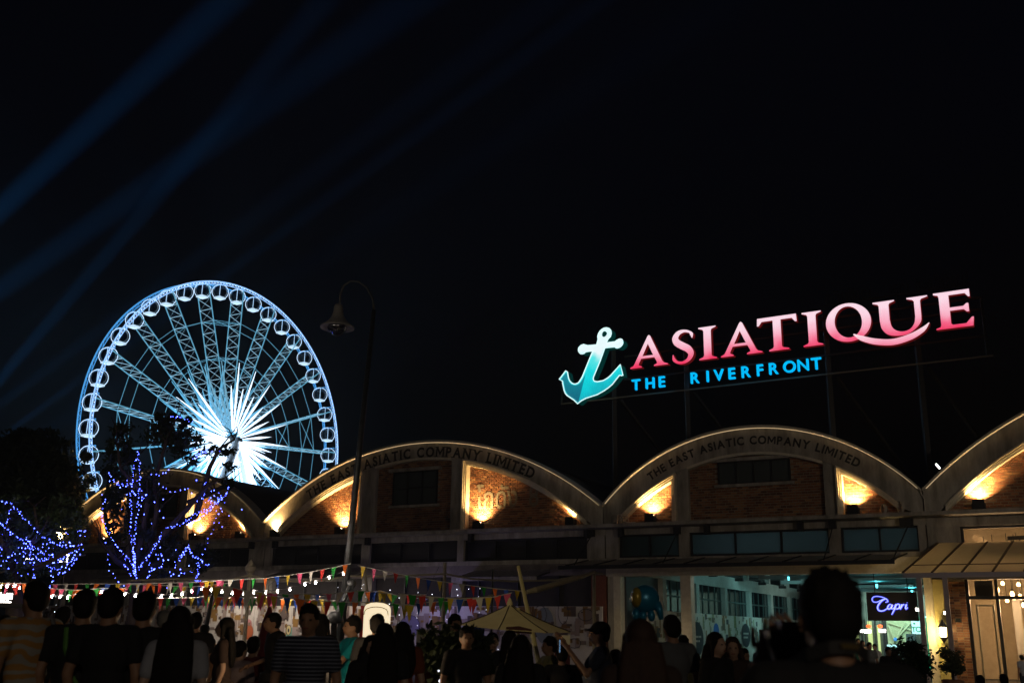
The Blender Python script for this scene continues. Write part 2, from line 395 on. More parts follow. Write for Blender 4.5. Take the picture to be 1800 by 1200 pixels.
# ground floor walls, left warehouses
def base(root,sL,sR,cols):
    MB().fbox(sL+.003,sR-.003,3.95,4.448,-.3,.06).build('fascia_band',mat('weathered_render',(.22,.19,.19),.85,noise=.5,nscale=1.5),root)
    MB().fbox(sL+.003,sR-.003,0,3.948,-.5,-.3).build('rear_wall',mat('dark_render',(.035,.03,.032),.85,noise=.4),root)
    for a,b in cols: MB().fbox(a,b,0,3.948,-.3,.02).build('column',BRICK if random.random()<.0 else CONC,root)
    n=int((sR-sL)/2.1)
    for i in range(n):
        x=sL+.4+i*(sR-sL-.8)/n; MB().fbox(x,x+.08,2.5,3.94,-.298,-.2).build('mullion',DARKM,root)
base(g2,-19.15,0,[(-19.1,-18.6),(-12.9,-12.3),(-7.8,-7.2)])
base(g1,-35.1,-19.15,[(-35.05,-34.5),(-29.4,-28.9),(-25.3,-24.8)])
# brick pier and jambs right end of g2 / left of g3
MB().fbox(-.7,-.04,0,3.94,-.28,.05).build('brick_pier',mat('brick_pier_face',(.20,.06,.035),.9,noise=.4,nscale=8,bump=.6),g2)
# lean-to canopies on left warehouses (pale corrugated edge)
for nm,a,b,z0,lab,rt_ in (('metal_awning',-18.3,-12.8,4.25,'pale metal awning behind the bunting left of the lamp post',None),('metal_awning',-6.6,-2.6,4.2,'pale metal awning above the café umbrella',None),('metal_awning',-30.5,-24,4.3,'pale metal awning behind the blue-lit tree',None)):
    r=empty(nm,F((a+b)/2,z0-.4,.7),lab,'awning')
    m_=MB()
    n=int((b-a)/.16)
    for i in range(n):
        x=a+(b-a)*i/n; x2=a+(b-a)*(i+1)/n; zz=.02*(i%2)
        m_.add([F(x,z0+zz,.07),F(x2,z0+.02-zz,.07),F(x2,z0-.35-zz+.02,1.5),F(x,z0-.35+zz,1.5)],[(0,1,2,3)])
    m_.build('roof_sheet',mat('pale_sheet',(.35,.33,.34),.6,noise=.3),r)
    MB().fbox(a,b,z0-.52,z0-.36,1.46,1.52).build('fascia',CONC,r)
    for x in (a+.1,(a+b)/2,b-.1): MB().bar(F(x,z0-.1,.07),F(x,z0-.4,1.46),.05).build('support',DARKM,r)
# ---- warehouse 3 ground floor & hall ----
MB().fbox(.0,12.965,3.88,4.448,-.32,.08).build('beam',CREAM,g3)
for a,b in ((.30,.62),(3.28,3.72),(12.66,12.96)): MB().fbox(a,b,0,3.878,-.45,.0).build('column',CREAM,g3)
MB().fbox(.03,.298,0,3.878,-.3,-.02).build('column',CONC,g3)
HALLW=mat('hall_white_wall',(.5,.52,.5),.8,noise=.3,nscale=1.3)
def B(s,z,b): return F(s,z,-b)
# left side wall of hall, running back
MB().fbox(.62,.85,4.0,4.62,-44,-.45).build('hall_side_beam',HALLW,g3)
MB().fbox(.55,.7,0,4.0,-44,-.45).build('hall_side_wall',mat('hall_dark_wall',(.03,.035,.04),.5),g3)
MB().fbox(.55,.84,5.7,6.7,-44,-.45).build('hall_upper_wall',HALLW,g3)
MB().fbox(.5,.62,4.62,5.7,-44,-.45).build('hall_upper_window',DGLASS,g3)
for i in range(8):
    b=4.2+i*4.6
    MB().fbox(.62,.95,0,3.998,-b-.45,-b).build('hall_column',HALLW,g3)
    MB().fbox(.62,.88,4.622,5.698,-b-.3,-b).build('hall_upper_post',HALLW,g3)
    w=MB().fbox(.7,.74,2.6,3.99,-b-4.5,-b-.5).build('hall_window',DGLASS,g3)
    fr=MB()
    for k in range(5): fr.fbox(.74,.78,2.6,3.99,-b-.55-k*.98,-b-.5-k*.98)
    fr.fbox(.74,.79,3.25,3.33,-b-4.5,-b-.5); fr.build('frame',mat('hall_frame',(.05,.09,.09),.5),w)
    m_=MB().fbox(.88,1.3,4.45,4.6,-b-2.4,-b-2.2); m_.bar(B(1.2,4.55,b+2.3),B(.9,5.5,b+2.3),.03); m_.build('wall_bracket',DARKM,g3)
MB().fbox(12.7,12.95,0,6.6,-44,-.45).build('hall_right_wall',HALLW,g3)
# roof trusses of hall
TR=mat('truss_paint',(.30,.34,.34),.5)
for i in range(9):
    b=3.0+i*4.2; m_=MB(); zt=5.62
    m_.bar(B(.85,zt,b),B(12.7,zt,b),.12)
    pts=[B(s,ao3.z(s)-.35,b) for s in lin(.9,12.65,12)]
    m_.tube(pts,.06,4)
    for k,s in enumerate(lin(.9,12.65,12)):
        m_.bar(B(s,zt,b),B(s,ao3.z(s)-.35,b),.05)
        if k<12: s2=lin(.9,12.65,12)[k+1]; m_.bar(B(s,zt,b),B(s2,ao3.z(s2)-.35,b),.04)
    m_.build('roof_truss',TR,g3)
m_=MB()
for s in (2.5,5,7.5,10.5): m_.bar(B(s,5.75,.5),B(s,5.75,40),.08)
m_.build('purlin',TR,g3)
# lower ceiling beams with cyan floods
for i,(b,z) in enumerate(((7,4.15),(11,4.12),(15.5,4.1),(20,4.1))):
    MB().bar(B(4.6,z,b),B(12.7,z,b),.12,.16).build('ceiling_beam',TR,g3)
fl=[]; UZ_=Vector((0,0,1))
def floodlight(p,aim,label,group,col,watt,size=.3,spot=100,blend=.6,lens=None,off=0,body=BLACK,light=True,rad=.06,upright=False):
    p=Vector(p); d=(Vector(aim)-p).normalized()
    r=empty('floodlight',p,label,'floodlight',group)
    a=d.orthogonal().normalized(); 
    a=(E_-d*E_.dot(d)).normalized(); b=d.cross(a)
    m_=MB(); m_.obox(p-d*size*.28,a*size*.55,b*size*.4,d*size*.22); m_.obox(p-d*size*.62,a*size*.35,b*size*.25,d*size*.12)
    if upright: m_=MB(); m_.obox(p-UZ_*.17,E_*.2,N_*.17,UZ_*.13); m_.obox(p-UZ_*.33,E_*.13,N_*.1,UZ_*.03); m_.obox(p+N_*.16-UZ_*.05,E_*.2,N_*.012,UZ_*.09)
    m_.build('housing',body,r)
    MB().obox(p-d*size*(.12 if upright else .03),a*size*.48,b*size*.33,d*size*.02).build('lens',(DGLASS if not light and lens is None else emis('lens_'+str(lens or col),lens or col,12 if lens is None else 9)),r)
    q=MB(); q.bar(p-a*size*.6-d*size*.3,p-a*size*.6-d*size*.3-Vector((0,0,size*.55)),size*.06); q.bar(p+a*size*.6-d*size*.3,p+a*size*.6-d*size*.3-Vector((0,0,size*.55)),size*.06); q.build('yoke',DARKM,r)
    if light:
        ld=bpy.data.lights.new('flood_beam','SPOT'); ld.energy=watt; ld.color=col; ld.spot_size=R(spot); ld.spot_blend=blend; ld.shadow_soft_size=rad
        lo=bpy.data.objects.new('flood_beam',ld); COL.objects.link(lo); lo.parent=r; lo.location=d*size*.12
        lo.rotation_euler=d.to_track_quat('-Z','Y').to_euler()
    return r
WARM=(1,.61,.23)
ups=[(-34.9,'far left end of the far left gable, in the tree leaves',0),(-31.1,'left panel of the far left gable, behind the blue-lit tree',0),(-24.0,'beside the right pilaster of the far left gable',0),(-20.7,'right corner of the far left gable',.3),
     (-18.3,'left corner of the wide lettered gable',-.2),(-14.15,'just left of the lamp post on the wide gable',0),(-6.2,'right of the right pilaster of the wide gable, below the painted number',0),(-1.5,'right corner of the wide gable',.35),
     (2.2,'left panel of the gable under the rooftop sign',0),(10.45,'right panel of the gable under the rooftop sign',0),(14.85,'gable at the right edge of the picture',0),(18.2,'far right end of the ledge',0)]
for i,(s,lab,tilt) in enumerate(ups):
    floodlight(F(s,6.36,.42),F(s+tilt,8.4,-.45),'black ledge uplight, '+lab,'warm uplights along the ledge',WARM,1250,size=.36,spot=124,blend=.9,lens=(1,.85,.55),rad=.05,upright=True)
# cyan floods inside hall
CY=(.36,.88,.86)
for i,(s,z,b,ts,tz,tb,w) in enumerate(((7.4,4.0,7.2,3.0,5.4,12,300),(10.9,4.0,11.2,6,5.8,18,300),(5.5,4.0,15.2,1,4.6,22,420),(10,4.0,20.2,8,5.5,27,420),(6.4,5.2,3.4,6.4,5.1,0,170),(11.3,5.2,3.2,11.3,5.1,0,100))):  # last two are added to brighten the clerestory panes
    floodlight(B(s,z,b),B(ts,tz,tb),['cyan floodlight on the nearer hall ceiling beam','cyan floodlight on the second hall ceiling beam','cyan floodlight on the third hall beam','cyan floodlight at the back of the hall','added floodlight behind the long middle clerestory window','added floodlight behind the right clerestory window'][i],'cyan floodlights in the hall',CY if i<4 else (.62,.86,.9),w,size=.34,spot=150,blend=.8,lens=(.5,1,1),rad=.1,body=WHITEP)
# mullion rods & canopy of warehouse 3
cn=empty('flat_canopy',F(5,4.1,1),'long thin metal canopy hung on rods under the clerestory windows','canopy')
zo=4.22; s0,s1=-1.4,12.0; OFF=1.8
m_=MB(); m_.add([F(s0+.6,4.56,.1),F(s1,4.56,.1),F(s1,zo,OFF),F(s0,zo,OFF)],[(0,1,2,3)]); m_.add([F(s0+.6,4.53,.1),F(s1,4.53,.1),F(s1,zo-.03,OFF),F(s0,zo-.03,OFF)],[(3,2,1,0)]); m_.build('canopy_deck',mat('canopy_sheet',(.42,.38,.32),.5,noise=.3),cn)
MB().fbox(s0,s1,zo-.13,zo+.02,OFF-.001,OFF+.06).build('edge_beam',DARKM,cn)
for i in range(11):
    s=s0+.3+(s1-s0-.4)*i/10; MB().bar(F(s+.3,4.57,.12),F(s,zo+.02,OFF),.05,.05).build('rib',DARKM,cn)
for s in (-.6,3.3,9.6,12.4):
    ss=min(s-.1,s1-.05); q=MB(); q.bar(F(s,5.72,.1),F(ss,zo+.05,OFF-.05),.035); q.fbox(s-.13,s+.13,5.55,5.84,.145,.34); q.build('hanger_rod',DARKM,cn)
# ================= right-hand restaurant (warehouse 4) =================
W4=mat('plum_render',(.17,.15,.15),.85,noise=.3)
MB().fbox(12.975,20,5.86,6.0,-.3,.95).build('ledge',CONC,g4)
MB().fbox(12.975,20,5.5,5.858,-.3,.1).build('lintel_beam',CONC,g4)
MB().fbox(12.975,14.1,4.5,5.498,-.3,.08).build('wall_panel',CONC,g4)
MB().fbox(12.975,20,3.62,4.498,-.3,.06).build('fascia_band',W4,g4)
YEL=mat('yellow_plaster',(.50,.42,.16),.8,noise=.2,nscale=2)
MB().fbox(12.975,13.42,0,3.618,-.6,.12).build('plaster_pier',YEL,g4)
# brick pier with real bricks
pw=MB().fbox(13.422,14.05,0,3.618,-.4,.02).build('brick_pier',MORTAR,g4)
q=MB(); q.obox(Vector((0,0,0)),Vector((.098,0,0)),Vector((0,.016,0)),Vector((0,0,.036))); bm_=q.mesh('brick'); bm_.materials.append(BRICK)
gl=wloc(pw)
for r in range(40):
    for k in range(3 if r%2 else 3):
        x=13.53+k*.208+(.0 if r%2 else 0)+(.02 if r%2 else -.0)
        o=bpy.data.objects.new('brick',bm_); COL.objects.link(o); o.parent=pw; o.location=F(x,.06+r*.088,.024)-gl; o.rotation_euler=(0,0,A0)
# clerestory shop window
w=MB().fbox(14.1,20,4.52,5.49,-.12,-.1).build('clerestory_window',glass('clear_glass',(.95,.93,.88),.06),g4)
q=MB(); 
for s in (14.1,16.3,18.4): q.fbox(s,s+.09,4.5,5.498,-.2,.0)
q.fbox(14.1,20,5.42,5.498,-.21,-.003); q.build('frame',DARKM,w)
# glazed shopfront
w=MB().fbox(14.05,20,.05,3.6,-.22,-.2).build('shopfront_window',glass('clear_glass'),g4)
q=MB()
for s in (14.05,15.02,16.75,18.2): q.fbox(s,s+.11,0,3.618,-.28,-.12)
q.fbox(14.05,20,2.92,3.04,-.285,-.115); q.build('frame',DARKM,w)
d=MB(); 
for a,b in ((14.3,14.36),(14.85,14.91)): d.fbox(a,b,.05,2.75,-.62,-.55)
d.fbox(14.3,14.91,2.69,2.75,-.615,-.555); d.build('door',mat('pale_door_frame',(.42,.40,.30),.5),g4)
# interior room
WR=mat('warm_plaster',(.5,.42,.3),.8,noise=.2)
MB().fbox(13.5,22,0,6.2,-7.2,-7).build('interior_rear_wall',WR,g4)
MB().fbox(13.3,13.5,0,6.2,-7,-.6).build('interior_side_wall',WR,g4)
MB().fbox(21.8,22,0,6.2,-7,-.6).build('interior_side_wall',WR,g4)
q=MB(); q.bar(B(14.2,5.5,4),B(17,3.4,4),.3,.25); q.bar(B(17.4,5.6,3),B(21,5.0,3),.2,.2); q.build('stair_stringer',WR,g4)
q=MB(); q.bar(B(15.5,5.25,2.5),B(19,5.35,2.5),.14); 
for s in (15.6,15.9,16.3,17): q.bar(B(s,4.2,2.6),B(s,5.3,2.6),.03)
q.build('duct_rail',DARKM,g4)
q=MB(); q.fbox(15.3,15.6,0,3.1,-4.2,-4); q.fbox(16.6,17.0,0,3.4,-5.2,-5); q.build('interior_pillar',mat('grey_curtain',(.25,.24,.22),.8),g4)
# dark sign box hanging in glazing
MB().fbox(14.35,14.95,3.0,3.58,-.5,-.4).build('menu_screen',BLACK,g4)
# pendant bulbs
BULB=emis('filament_bulb',(1,.62,.25),14)
PM=MB(); PM.lathe((0,0,0),[(0,-.14),(.05,-.13),(.075,-.08),(.06,-.02),(.03,.03),(.02,.06)],10); pm=PM.mesh('bulb',smooth=True); pm.materials.append(BULB)
for i,(px,py,b) in enumerate([(1753,1033,2.4),(1779,1040,2.0),(1793,1045,2.6),(1738,1034,3.2),(1799,1060,1.8),(1782,1047,3.6),(1725,1030,5.2),(1770,1052,5.6),(1790,1024,5.0),(1762,1022,6.0)]):
    s,z=fs(px,py,-b); p=B(s,z,b)
    r=empty('pendant_lamp',p,['filament pendant bulb, brightest and left of the restaurant window row','filament pendant bulb second from the right frame edge, hanging lowest in front','filament pendant bulb nearest the right edge on its long cord','dim filament pendant bulb half hidden by the black mullion','filament pendant bulb cut by the right edge of the picture','small filament pendant bulb just below the second bright one','faint far filament bulb in the left pane of the transom','faint far filament bulb deepest in the room, low','faint far filament bulb near the ceiling at the right','faint far filament bulb highest beside the mullion'][i],'pendant lamp','filament pendants in the restaurant')
    o=bpy.data.objects.new('bulb',pm); COL.objects.link(o); o.parent=r
    q=MB(); q.tube([p+Vector((0,0,.06)),p+Vector((0,0,5.4-z))],.012,5); q.build('cord',BLACK,r)
    q=MB(); q.lathe(p,[(.02,.12),(.045,.1),(.045,.04),(.03,.03)],8); q.build('socket',BLACK,r)
    if i in(0,1,4):
        ld=bpy.data.lights.new('bulb_light','POINT'); ld.energy=210; ld.color=(1,.66,.38); ld.shadow_soft_size=.08; lo=bpy.data.objects.new('bulb_light',ld); COL.objects.link(lo); lo.parent=r; lo.location=(0,0,-.3)
# big fabric awning
r=empty('fabric_awning',F(16,3.6,1.5),'large cream fabric awning with dark ribs over the right-hand restaurant','awning')
AW=mat('awning_fabric',(.42,.39,.33),.85,noise=.15,nscale=2)
a0,a1=12.35,20.; zi,zo_,of=4.92,3.72,2.6
m_=MB(); m_.add([F(13.3,zi,.08),F(a1,zi,.08),F(a1,zo_,of),F(a0,zo_,of)],[(0,1,2,3)]); m_.add([F(13.3,zi,.08),F(a0,zo_,of),F(12.8,zo_,.08)],[(0,1,2)]); m_.build('fabric',AW,r)
n=9
for i in range(n):
    t=i/(n-1); m_=MB(); m_.bar(F(13.3+(a1-13.3)*t,zi+.01,.1),F(a0+(a1-a0)*t,zo_+.012,of),.07,.04); m_.build('rib',mat('brown_rib',(.07,.045,.03),.6),r)
MB().bar(F(a0+.25,zo_+.3,of-.6),F(a1,zo_+.3,of-.6),.05,.03).build('crossbar',mat('brown_rib',(.1,.06,.04)),r)
MB().fbox(a0,a1,zo_-.17,zo_-.002,of,of+.02).build('valance',mat('grey_valance',(.30,.28,.33),.8),r)
for px,lab in ((1614,0),(1660,1)):
    s,_=fs(px,1015,of-.1); MB().fbox(s-.07,s+.09,0,zo_-.02,of-.16,of-.04).build('post',mat('awning_post',(.34,.30,.33),.7,noise=.2),r)
# wall lantern
s,z=fs(1658,1110,.38); p=F(s,z,.38)
r=empty('wall_lantern',p,'lit black wall lantern with bright white glass on the brick pier','wall lantern')
MB().lathe(p,[(.001,-.17),(.10,-.17),(.115,0),(.115,.17),(.001,.17)],8).build('lantern_glass',emis('lantern_glass',(1,.86,.5),16),r)
MB().lathe(p,[(.03,.42),(.05,.36),(.06,.33),(.12,.25),(.17,.18),(.17,.16),(0,.16)],10).build('cap',BLACK,r)
MB().lathe(p,[(.0,-.38),(.03,-.34),(.09,-.27),(.15,-.18),(.15,-.165),(0,-.165)],10).build('base',BLACK,r)
q=MB(); q.bar(p+Vector((0,0,.4)),p-N_*.36+Vector((0,0,.4)),.03); q.bar(p+Vector((0,0,-.36)),p-N_*.36+Vector((0,0,-.3)),.03); q.build('bracket_arm',BLACK,r)
ld=bpy.data.lights.new('lantern_light','POINT'); ld.energy=130; ld.color=(1,.70,.28); ld.shadow_soft_size=.12; lo=bpy.data.objects.new('lantern_light',ld); COL.objects.link(lo); lo.parent=r; lo.location=(N_*.2-E_*.12)
# small spots by the pier
for i,(px,py,aim,lab) in enumerate(((1613,1071,(-1,-.4),'small bright white spotlight clamped on the grey awning post'),(1663,1077,(-.5,-.3),'small white spotlight clamped near the top of the brick pier'),(1684,1090,(0,-.8),'dark unlit spotlight beside the lantern on the brick pier'))):
    s,z=fs(px,py,1.0 if i==0 else .4); p=F(s,z,1.0 if i==0 else .4); aimp=p+N_*.9+E_*aim[0]*.5+Vector((0,0,-.3))
    floodlight(p,aimp,lab,'small spotlights by the restaurant pier',(1,.92,.8),6,size=.17,spot=70,lens=(1,.95,.85) if i<2 else None,light=i<1)
# topiary ball
s,z=fs(1672,1165,1.6); p=F(s,0,1.6)
def leafball(mb,c,rx,ry,rz,n,size,shell=.6):
    for _ in range(n):
        v=Vector((random.gauss(0,1),random.gauss(0,1),random.gauss(0,1))).normalized()*(shell+(1-shell)*random.random())
        p=Vector(c)+Vector((v.x*rx,v.y*ry,v.z*rz)); a=Vector((random.gauss(0,1),random.gauss(0,1),random.gauss(0,1))).normalized(); b=a.orthogonal().normalized(); s_=size*random.uniform(.6,1.3)
        mb.add([p-a*s_,p+b*s_*.45,p+a*s_,p-b*s_*.45],[(0,1,2,3)])
LEAF=mat('leaf_green',(.05,.085,.03),.6,noise=.4,nscale=3)
LEAFD=mat('leaf_dark',(.03,.045,.02),.6,noise=.4,nscale=3)
def bush(px,py,Y,rx,rz,label,pot=True,leaf=None,n=1400,ls=.06):
    c=at(px,py,Y); r=empty('potted_bush',(c.x,c.y,0),label,'plant')
    m_=MB(); 
    for _ in range(9):
        a=random.random()*2*PI; m_.ell((0,0,0),0,0,0,3,2) if False else None
        leafball(m_,(c.x+math.cos(a)*rx*.5,c.y+math.sin(a)*rx*.5,c.z+random.uniform(-.5,.6)*rz),rx*.6,rx*.6,rz*.5,n//9,ls,.2)
    m_.build('foliage',leaf or LEAF,r,kind='stuff')
    MB().tube([(c.x,c.y,.3),(c.x+.03,c.y,c.z)],.04,6).build('stem',mat('bark',(.07,.05,.035),.9,noise=.4),r)
    if pot: MB().lathe((c.x,c.y,0),[(.0,0),(.22,0),(.3,.42),(.27,.44),(.25,.4),(0,.38)],12).build('pot',mat('clay_pot',(.16,.07,.04),.8),r)
bush(1606,1160,21,.42,.55,'potted leafy bush in front of the grey awning post')
bush(795,1163,12,.45,.4,'dark bushy plant with fairy lights below the café umbrella',leaf=LEAFD)
bush(1672,1163,30,.35,.4,'round dark topiary ball in front of the lit brick pier',leaf=LEAFD)
# ================= Capri sign =================
s,z=fs(1568,1065,-1.2); r=empty('script_name_sign',F(s,z,-1.2),'hanging black sign reading Capri in glowing blue-violet script','sign')
hw=.92; hh=.53
MB().fbox(s-hw,s+hw,z-hh,z+hh,-1.32,-1.2).build('sign_board',mat('sign_black',(.012,.01,.011),.4),r)
q=MB(); q.bar(F(s-.6,z+hh,-1.26),F(s-.6,4.0,-1.26),.03); q.bar(F(s+.6,z+hh,-1.26),F(s+.6,4.0,-1.26),.03); q.build('hanger_rod',DARKM,r)
# strokes traced in sign units (x right, y up, 1 = letter unit)
def bez(pts,n=7):
    out=[]; P=[Vector((p[0],p[1],0)) for p in pts]; P=[P[0]*2-P[1]]+P+[P[-1]*2-P[-2]]
    for i in range(1,len(P)-2):
        for k in range(n):
            t=k/n; a,b,c,d=P[i-1],P[i],P[i+1],P[i+2]
            out.append(.5*((2*b)+(c-a)*t+(2*a-5*b+4*c-d)*t*t+(3*b-a-3*c+d)*t**3))
    out.append(P[-2]); return out
ZM=lambda x,y:((x-400)/243*.92,(392-y)/243*.92)   # from a 6x look at the board
strokes={'C':[(342,352),(365,345),(352,320),(320,330),(285,360),(262,400),(272,432),(310,436),(350,415),(372,385)],
 'flourish':[(352,320),(318,325),(260,350),(222,345),(216,315),(245,295),(300,298),(352,318)],
 'a':[(402,385),(385,372),(362,392),(360,415),(378,416),(400,392),(407,375),(395,412),(412,414),(425,398)],
 'p':[(425,398),(440,372),(432,400),(412,440),(392,474)],
 'p_bowl':[(432,400),(455,372),(476,378),(470,405),(447,418),(432,412)],
 'r':[(484,405),(497,372),(492,392),(478,418),(495,392),(512,374),(522,378)],
 'i':[(528,385),(542,374),(530,405),(536,416),(552,402)],'dot':[(549,358),(551,355)]}
NEON=emis('violet_neon',(.34,.40,1.0),1.6)
for k,pts in strokes.items():
    P=[F(s+ZM(v.x,v.y)[0],z+ZM(v.x,v.y)[1],-1.14) for v in bez(pts)]
    rr=[.010+.016*math.sin(PI*i/len(P)) for i in range(len(P))] if k not in('dot','flourish') else [.013]*len(P)
    MB().tube([v-N_*.045 for v in P],[x_*1.0+.022 for x_ in rr],6).build('painted_halo',emis('violet_halo',(.03,.04,.85),1.0),r)  # wider tube behind each stroke paints its violet glow
    MB().tube(P,rr,6).build('neon_letter' if k not in('flourish','dot') else 'neon_stroke',NEON,r)
ld=bpy.data.lights.new('neon_glow','POINT'); ld.energy=2; ld.color=(.3,.3,1); ld.shadow_soft_size=.2
# ================= café at the back of the hall =================
c_=empty('back_cafe',B(9,0,24),'brightly lit café front at the back of the hall behind the black script sign','shopfront')
def C(px,py,b=24): s,z=fs(px,py,-b); return s,z
def cb(x0,y0,x1,y1,name,m,b0=24,b1=24.15,par=None,**k):
    s0,z1_=C(x0,y0,b0); s1,z0_=C(x1,y1,b0); return MB().fbox(s0,s1,max(z0_,0),z1_,-b1,-b0).build(name,m,par or c_,**k)
cb(1440,1040,1690,1240,'back_wall',mat('cafe_wall',(.25,.30,.27),.8,noise=.3),25,25.2)
LIT=emis('lit_shop_window',(.42,.50,.20),1.2)
for x0,x1,y0 in ((1502,1511,1092),(1524,1536,1091),(1541,1549,1098)): cb(x0,y0,x1,1148,'lit_window',LIT,24.3,24.4)
for x in (1498,1514,1520,1538,1552,1556): cb(x,1088,x+3,1160,'window_post',DARKM,24.0,24.2)
PAL=mat('pale_green_timber',(.45,.52,.32),.8,noise=.3)
pl=cb(1558,1090,1604,1136,'timber_panel',PAL,23.8,23.9)
def cbar(x0,y0,x1,y1,w,b,m,name,par):
    s0,z0_=C(x0,y0,b); s1,z1_=C(x1,y1,b); MB().bar(B(s0,z0_,b),B(s1,z1_,b),w,.08).build(name,m,par)
cbar(1561,1093,1606,1108,.12,23.7,PAL,'plank',pl); cbar(1604,1090,1570,1128,.12,23.6,PAL,'plank',pl); cbar(1562,1098,1574,1128,.1,23.65,PAL,'plank',pl); cbar(1592,1092,1578,1116,.1,23.55,PAL,'plank',pl)
cb(1592,1113,1611,1136,'dark_panel',mat('dark_teal_panel',(.01,.03,.035),.5),23,23.2)
WB=emis('backlit_white_board',(.45,.8,.85),.8)
bd=cb(1601,1082,1640,1114,'sign_board',WB,23.3,23.4)
GRN=mat('green_print',(.01,.22,.10),.6)
for ch,px in (('T',1606.5),('O',1615)):
    s_,z_=C(px,1110,23.27); q=MB(); glyph_into(q,ch,lambda a,b:B(s_+a,z_+b,23.27),.30,1,.02); q.build('letter',GRN,bd)
s_,z_=C(1612,1086,23.25); MB().ring(B(s_,z_,23.25),E_,Vector((0,0,1)),.13,.035,16,4).build('printed_ring',GRN,bd)
s_,z_=C(1607,1095,23.25); MB().ell(B(s_,z_,23.26),.07,.02,.05).build('printed_leaf',GRN,bd)
b2=cb(1559,1132,1580,1150,'low_sign_board',WB,22.8,22.9)
s_,z_=C(1572,1142,22.75); MB().add([B(s_-.25,z_-.1,22.77),B(s_,z_+.16,22.77),B(s_+.25,z_+.02,22.77),B(s_+.1,z_-.14,22.77)],[(0,1,2,3)]).build('printed_leaf',GRN,b2)
cb(1629,1085,1634,1175,'green_panel',emis('green_backlit',(.02,.35,.18),.8),20,20.1)
s_,z_=C(1574,1123,23.4); MB().ell(B(s_,z_,23.4),.12,.08,.12,6,4).build('blue_flower',mat('blue_flower',(.05,.25,.7),.6),pl)
for i,(px,py) in enumerate(((1512,1108),(1525,1109),(1551,1108))):
    s_,z_=C(px,py,22.5); p=B(s_,z_,22.5); rr=empty('paper_lamp',p,['leftmost white drum lamp in the back café','middle white drum lamp in the back café','right white drum lamp in the back café beside the timber panel'][i],'lamp','white drum lamps in the back café')
    MB().lathe(p,[(0,-.09),(.18,-.09),(.2,.09),(0,.09)],12).build('lamp_shade',emis('drum_lamp',(1,.95,.85),7),rr); MB().tube([p+Vector((0,0,.09)),p+Vector((0,0,1.6))],.012,4).build('cord',BLACK,rr)
for i,(px,py) in enumerate(((1527,1100),(1547,1100))):
    s_,z_=C(px,py,22); p=B(s_,z_,22); rr=empty('red_lantern',p,['dim orange-red paper lantern in the back café','brighter orange-red paper lantern nearest the timber panel'][i],'lantern','red lanterns in the back café')
    MB().lathe(p,[(.03,-.1),(.12,-.07),(.15,0),(.12,.07),(.03,.1)],10).build('paper_shade',emis('red_lantern',(1,.12,.02),1.6),rr); MB().tube([p+Vector((0,0,.1)),p+Vector((0,0,1.4))],.01,4).build('cord',BLACK,rr)
ld=bpy.data.lights.new('cafe_light','AREA'); ld.energy=240; ld.color=(.75,1,.85); ld.size=3; lo=bpy.data.objects.new('cafe_light',ld); COL.objects.link(lo); lo.location=B(8.5,4.0,20.5); lo.rotation_euler=(-B(8.5,4.0,20.5)+B(8,1.5,24)).to_track_quat('-Z','Y').to_euler(); lo.parent=None
# brown menu stand
s_,z_=fs(1365,1106,-3.5); r=empty('banner_stand',B(s_,0,3.5),'dark brown banner stand with orange lettering in front of the printed hoarding','banner')
MB().fbox(s_-.75,s_+.75,.1,z_,-3.6,-3.5).build('banner_panel',mat('brown_banner',(.05,.035,.03),.6),r)
OR=mat('orange_print',(.5,.16,.03),.6)
q=MB()
for i in range(14): 
    x=s_-.3+i*.045; q.add([B(x,z_-.22-.05*math.sin(i*.7),3.49),B(x+.035,z_-.22-.05*math.sin(i*.7+.5),3.49),B(x+.035,z_-.17-.05*math.sin(i*.7+.5),3.49),B(x,z_-.17-.05*math.sin(i*.7),3.49)],[(0,1,2,3)])
q.build('printed_emblem',OR,r)
q=MB(); x=s_-.17
for ch in 'CEBU': w_=gw(ch,.12); glyph_into(q,ch,lambda a,b:B(x+w_/2+a,z_-.48+b,3.49),.12); x+=w_+.03
q.build('printed_lettering',OR,r)
MB().fbox(s_-.8,s_+.8,0,.1,-3.75,-3.35).build('foot',BLACK,r)
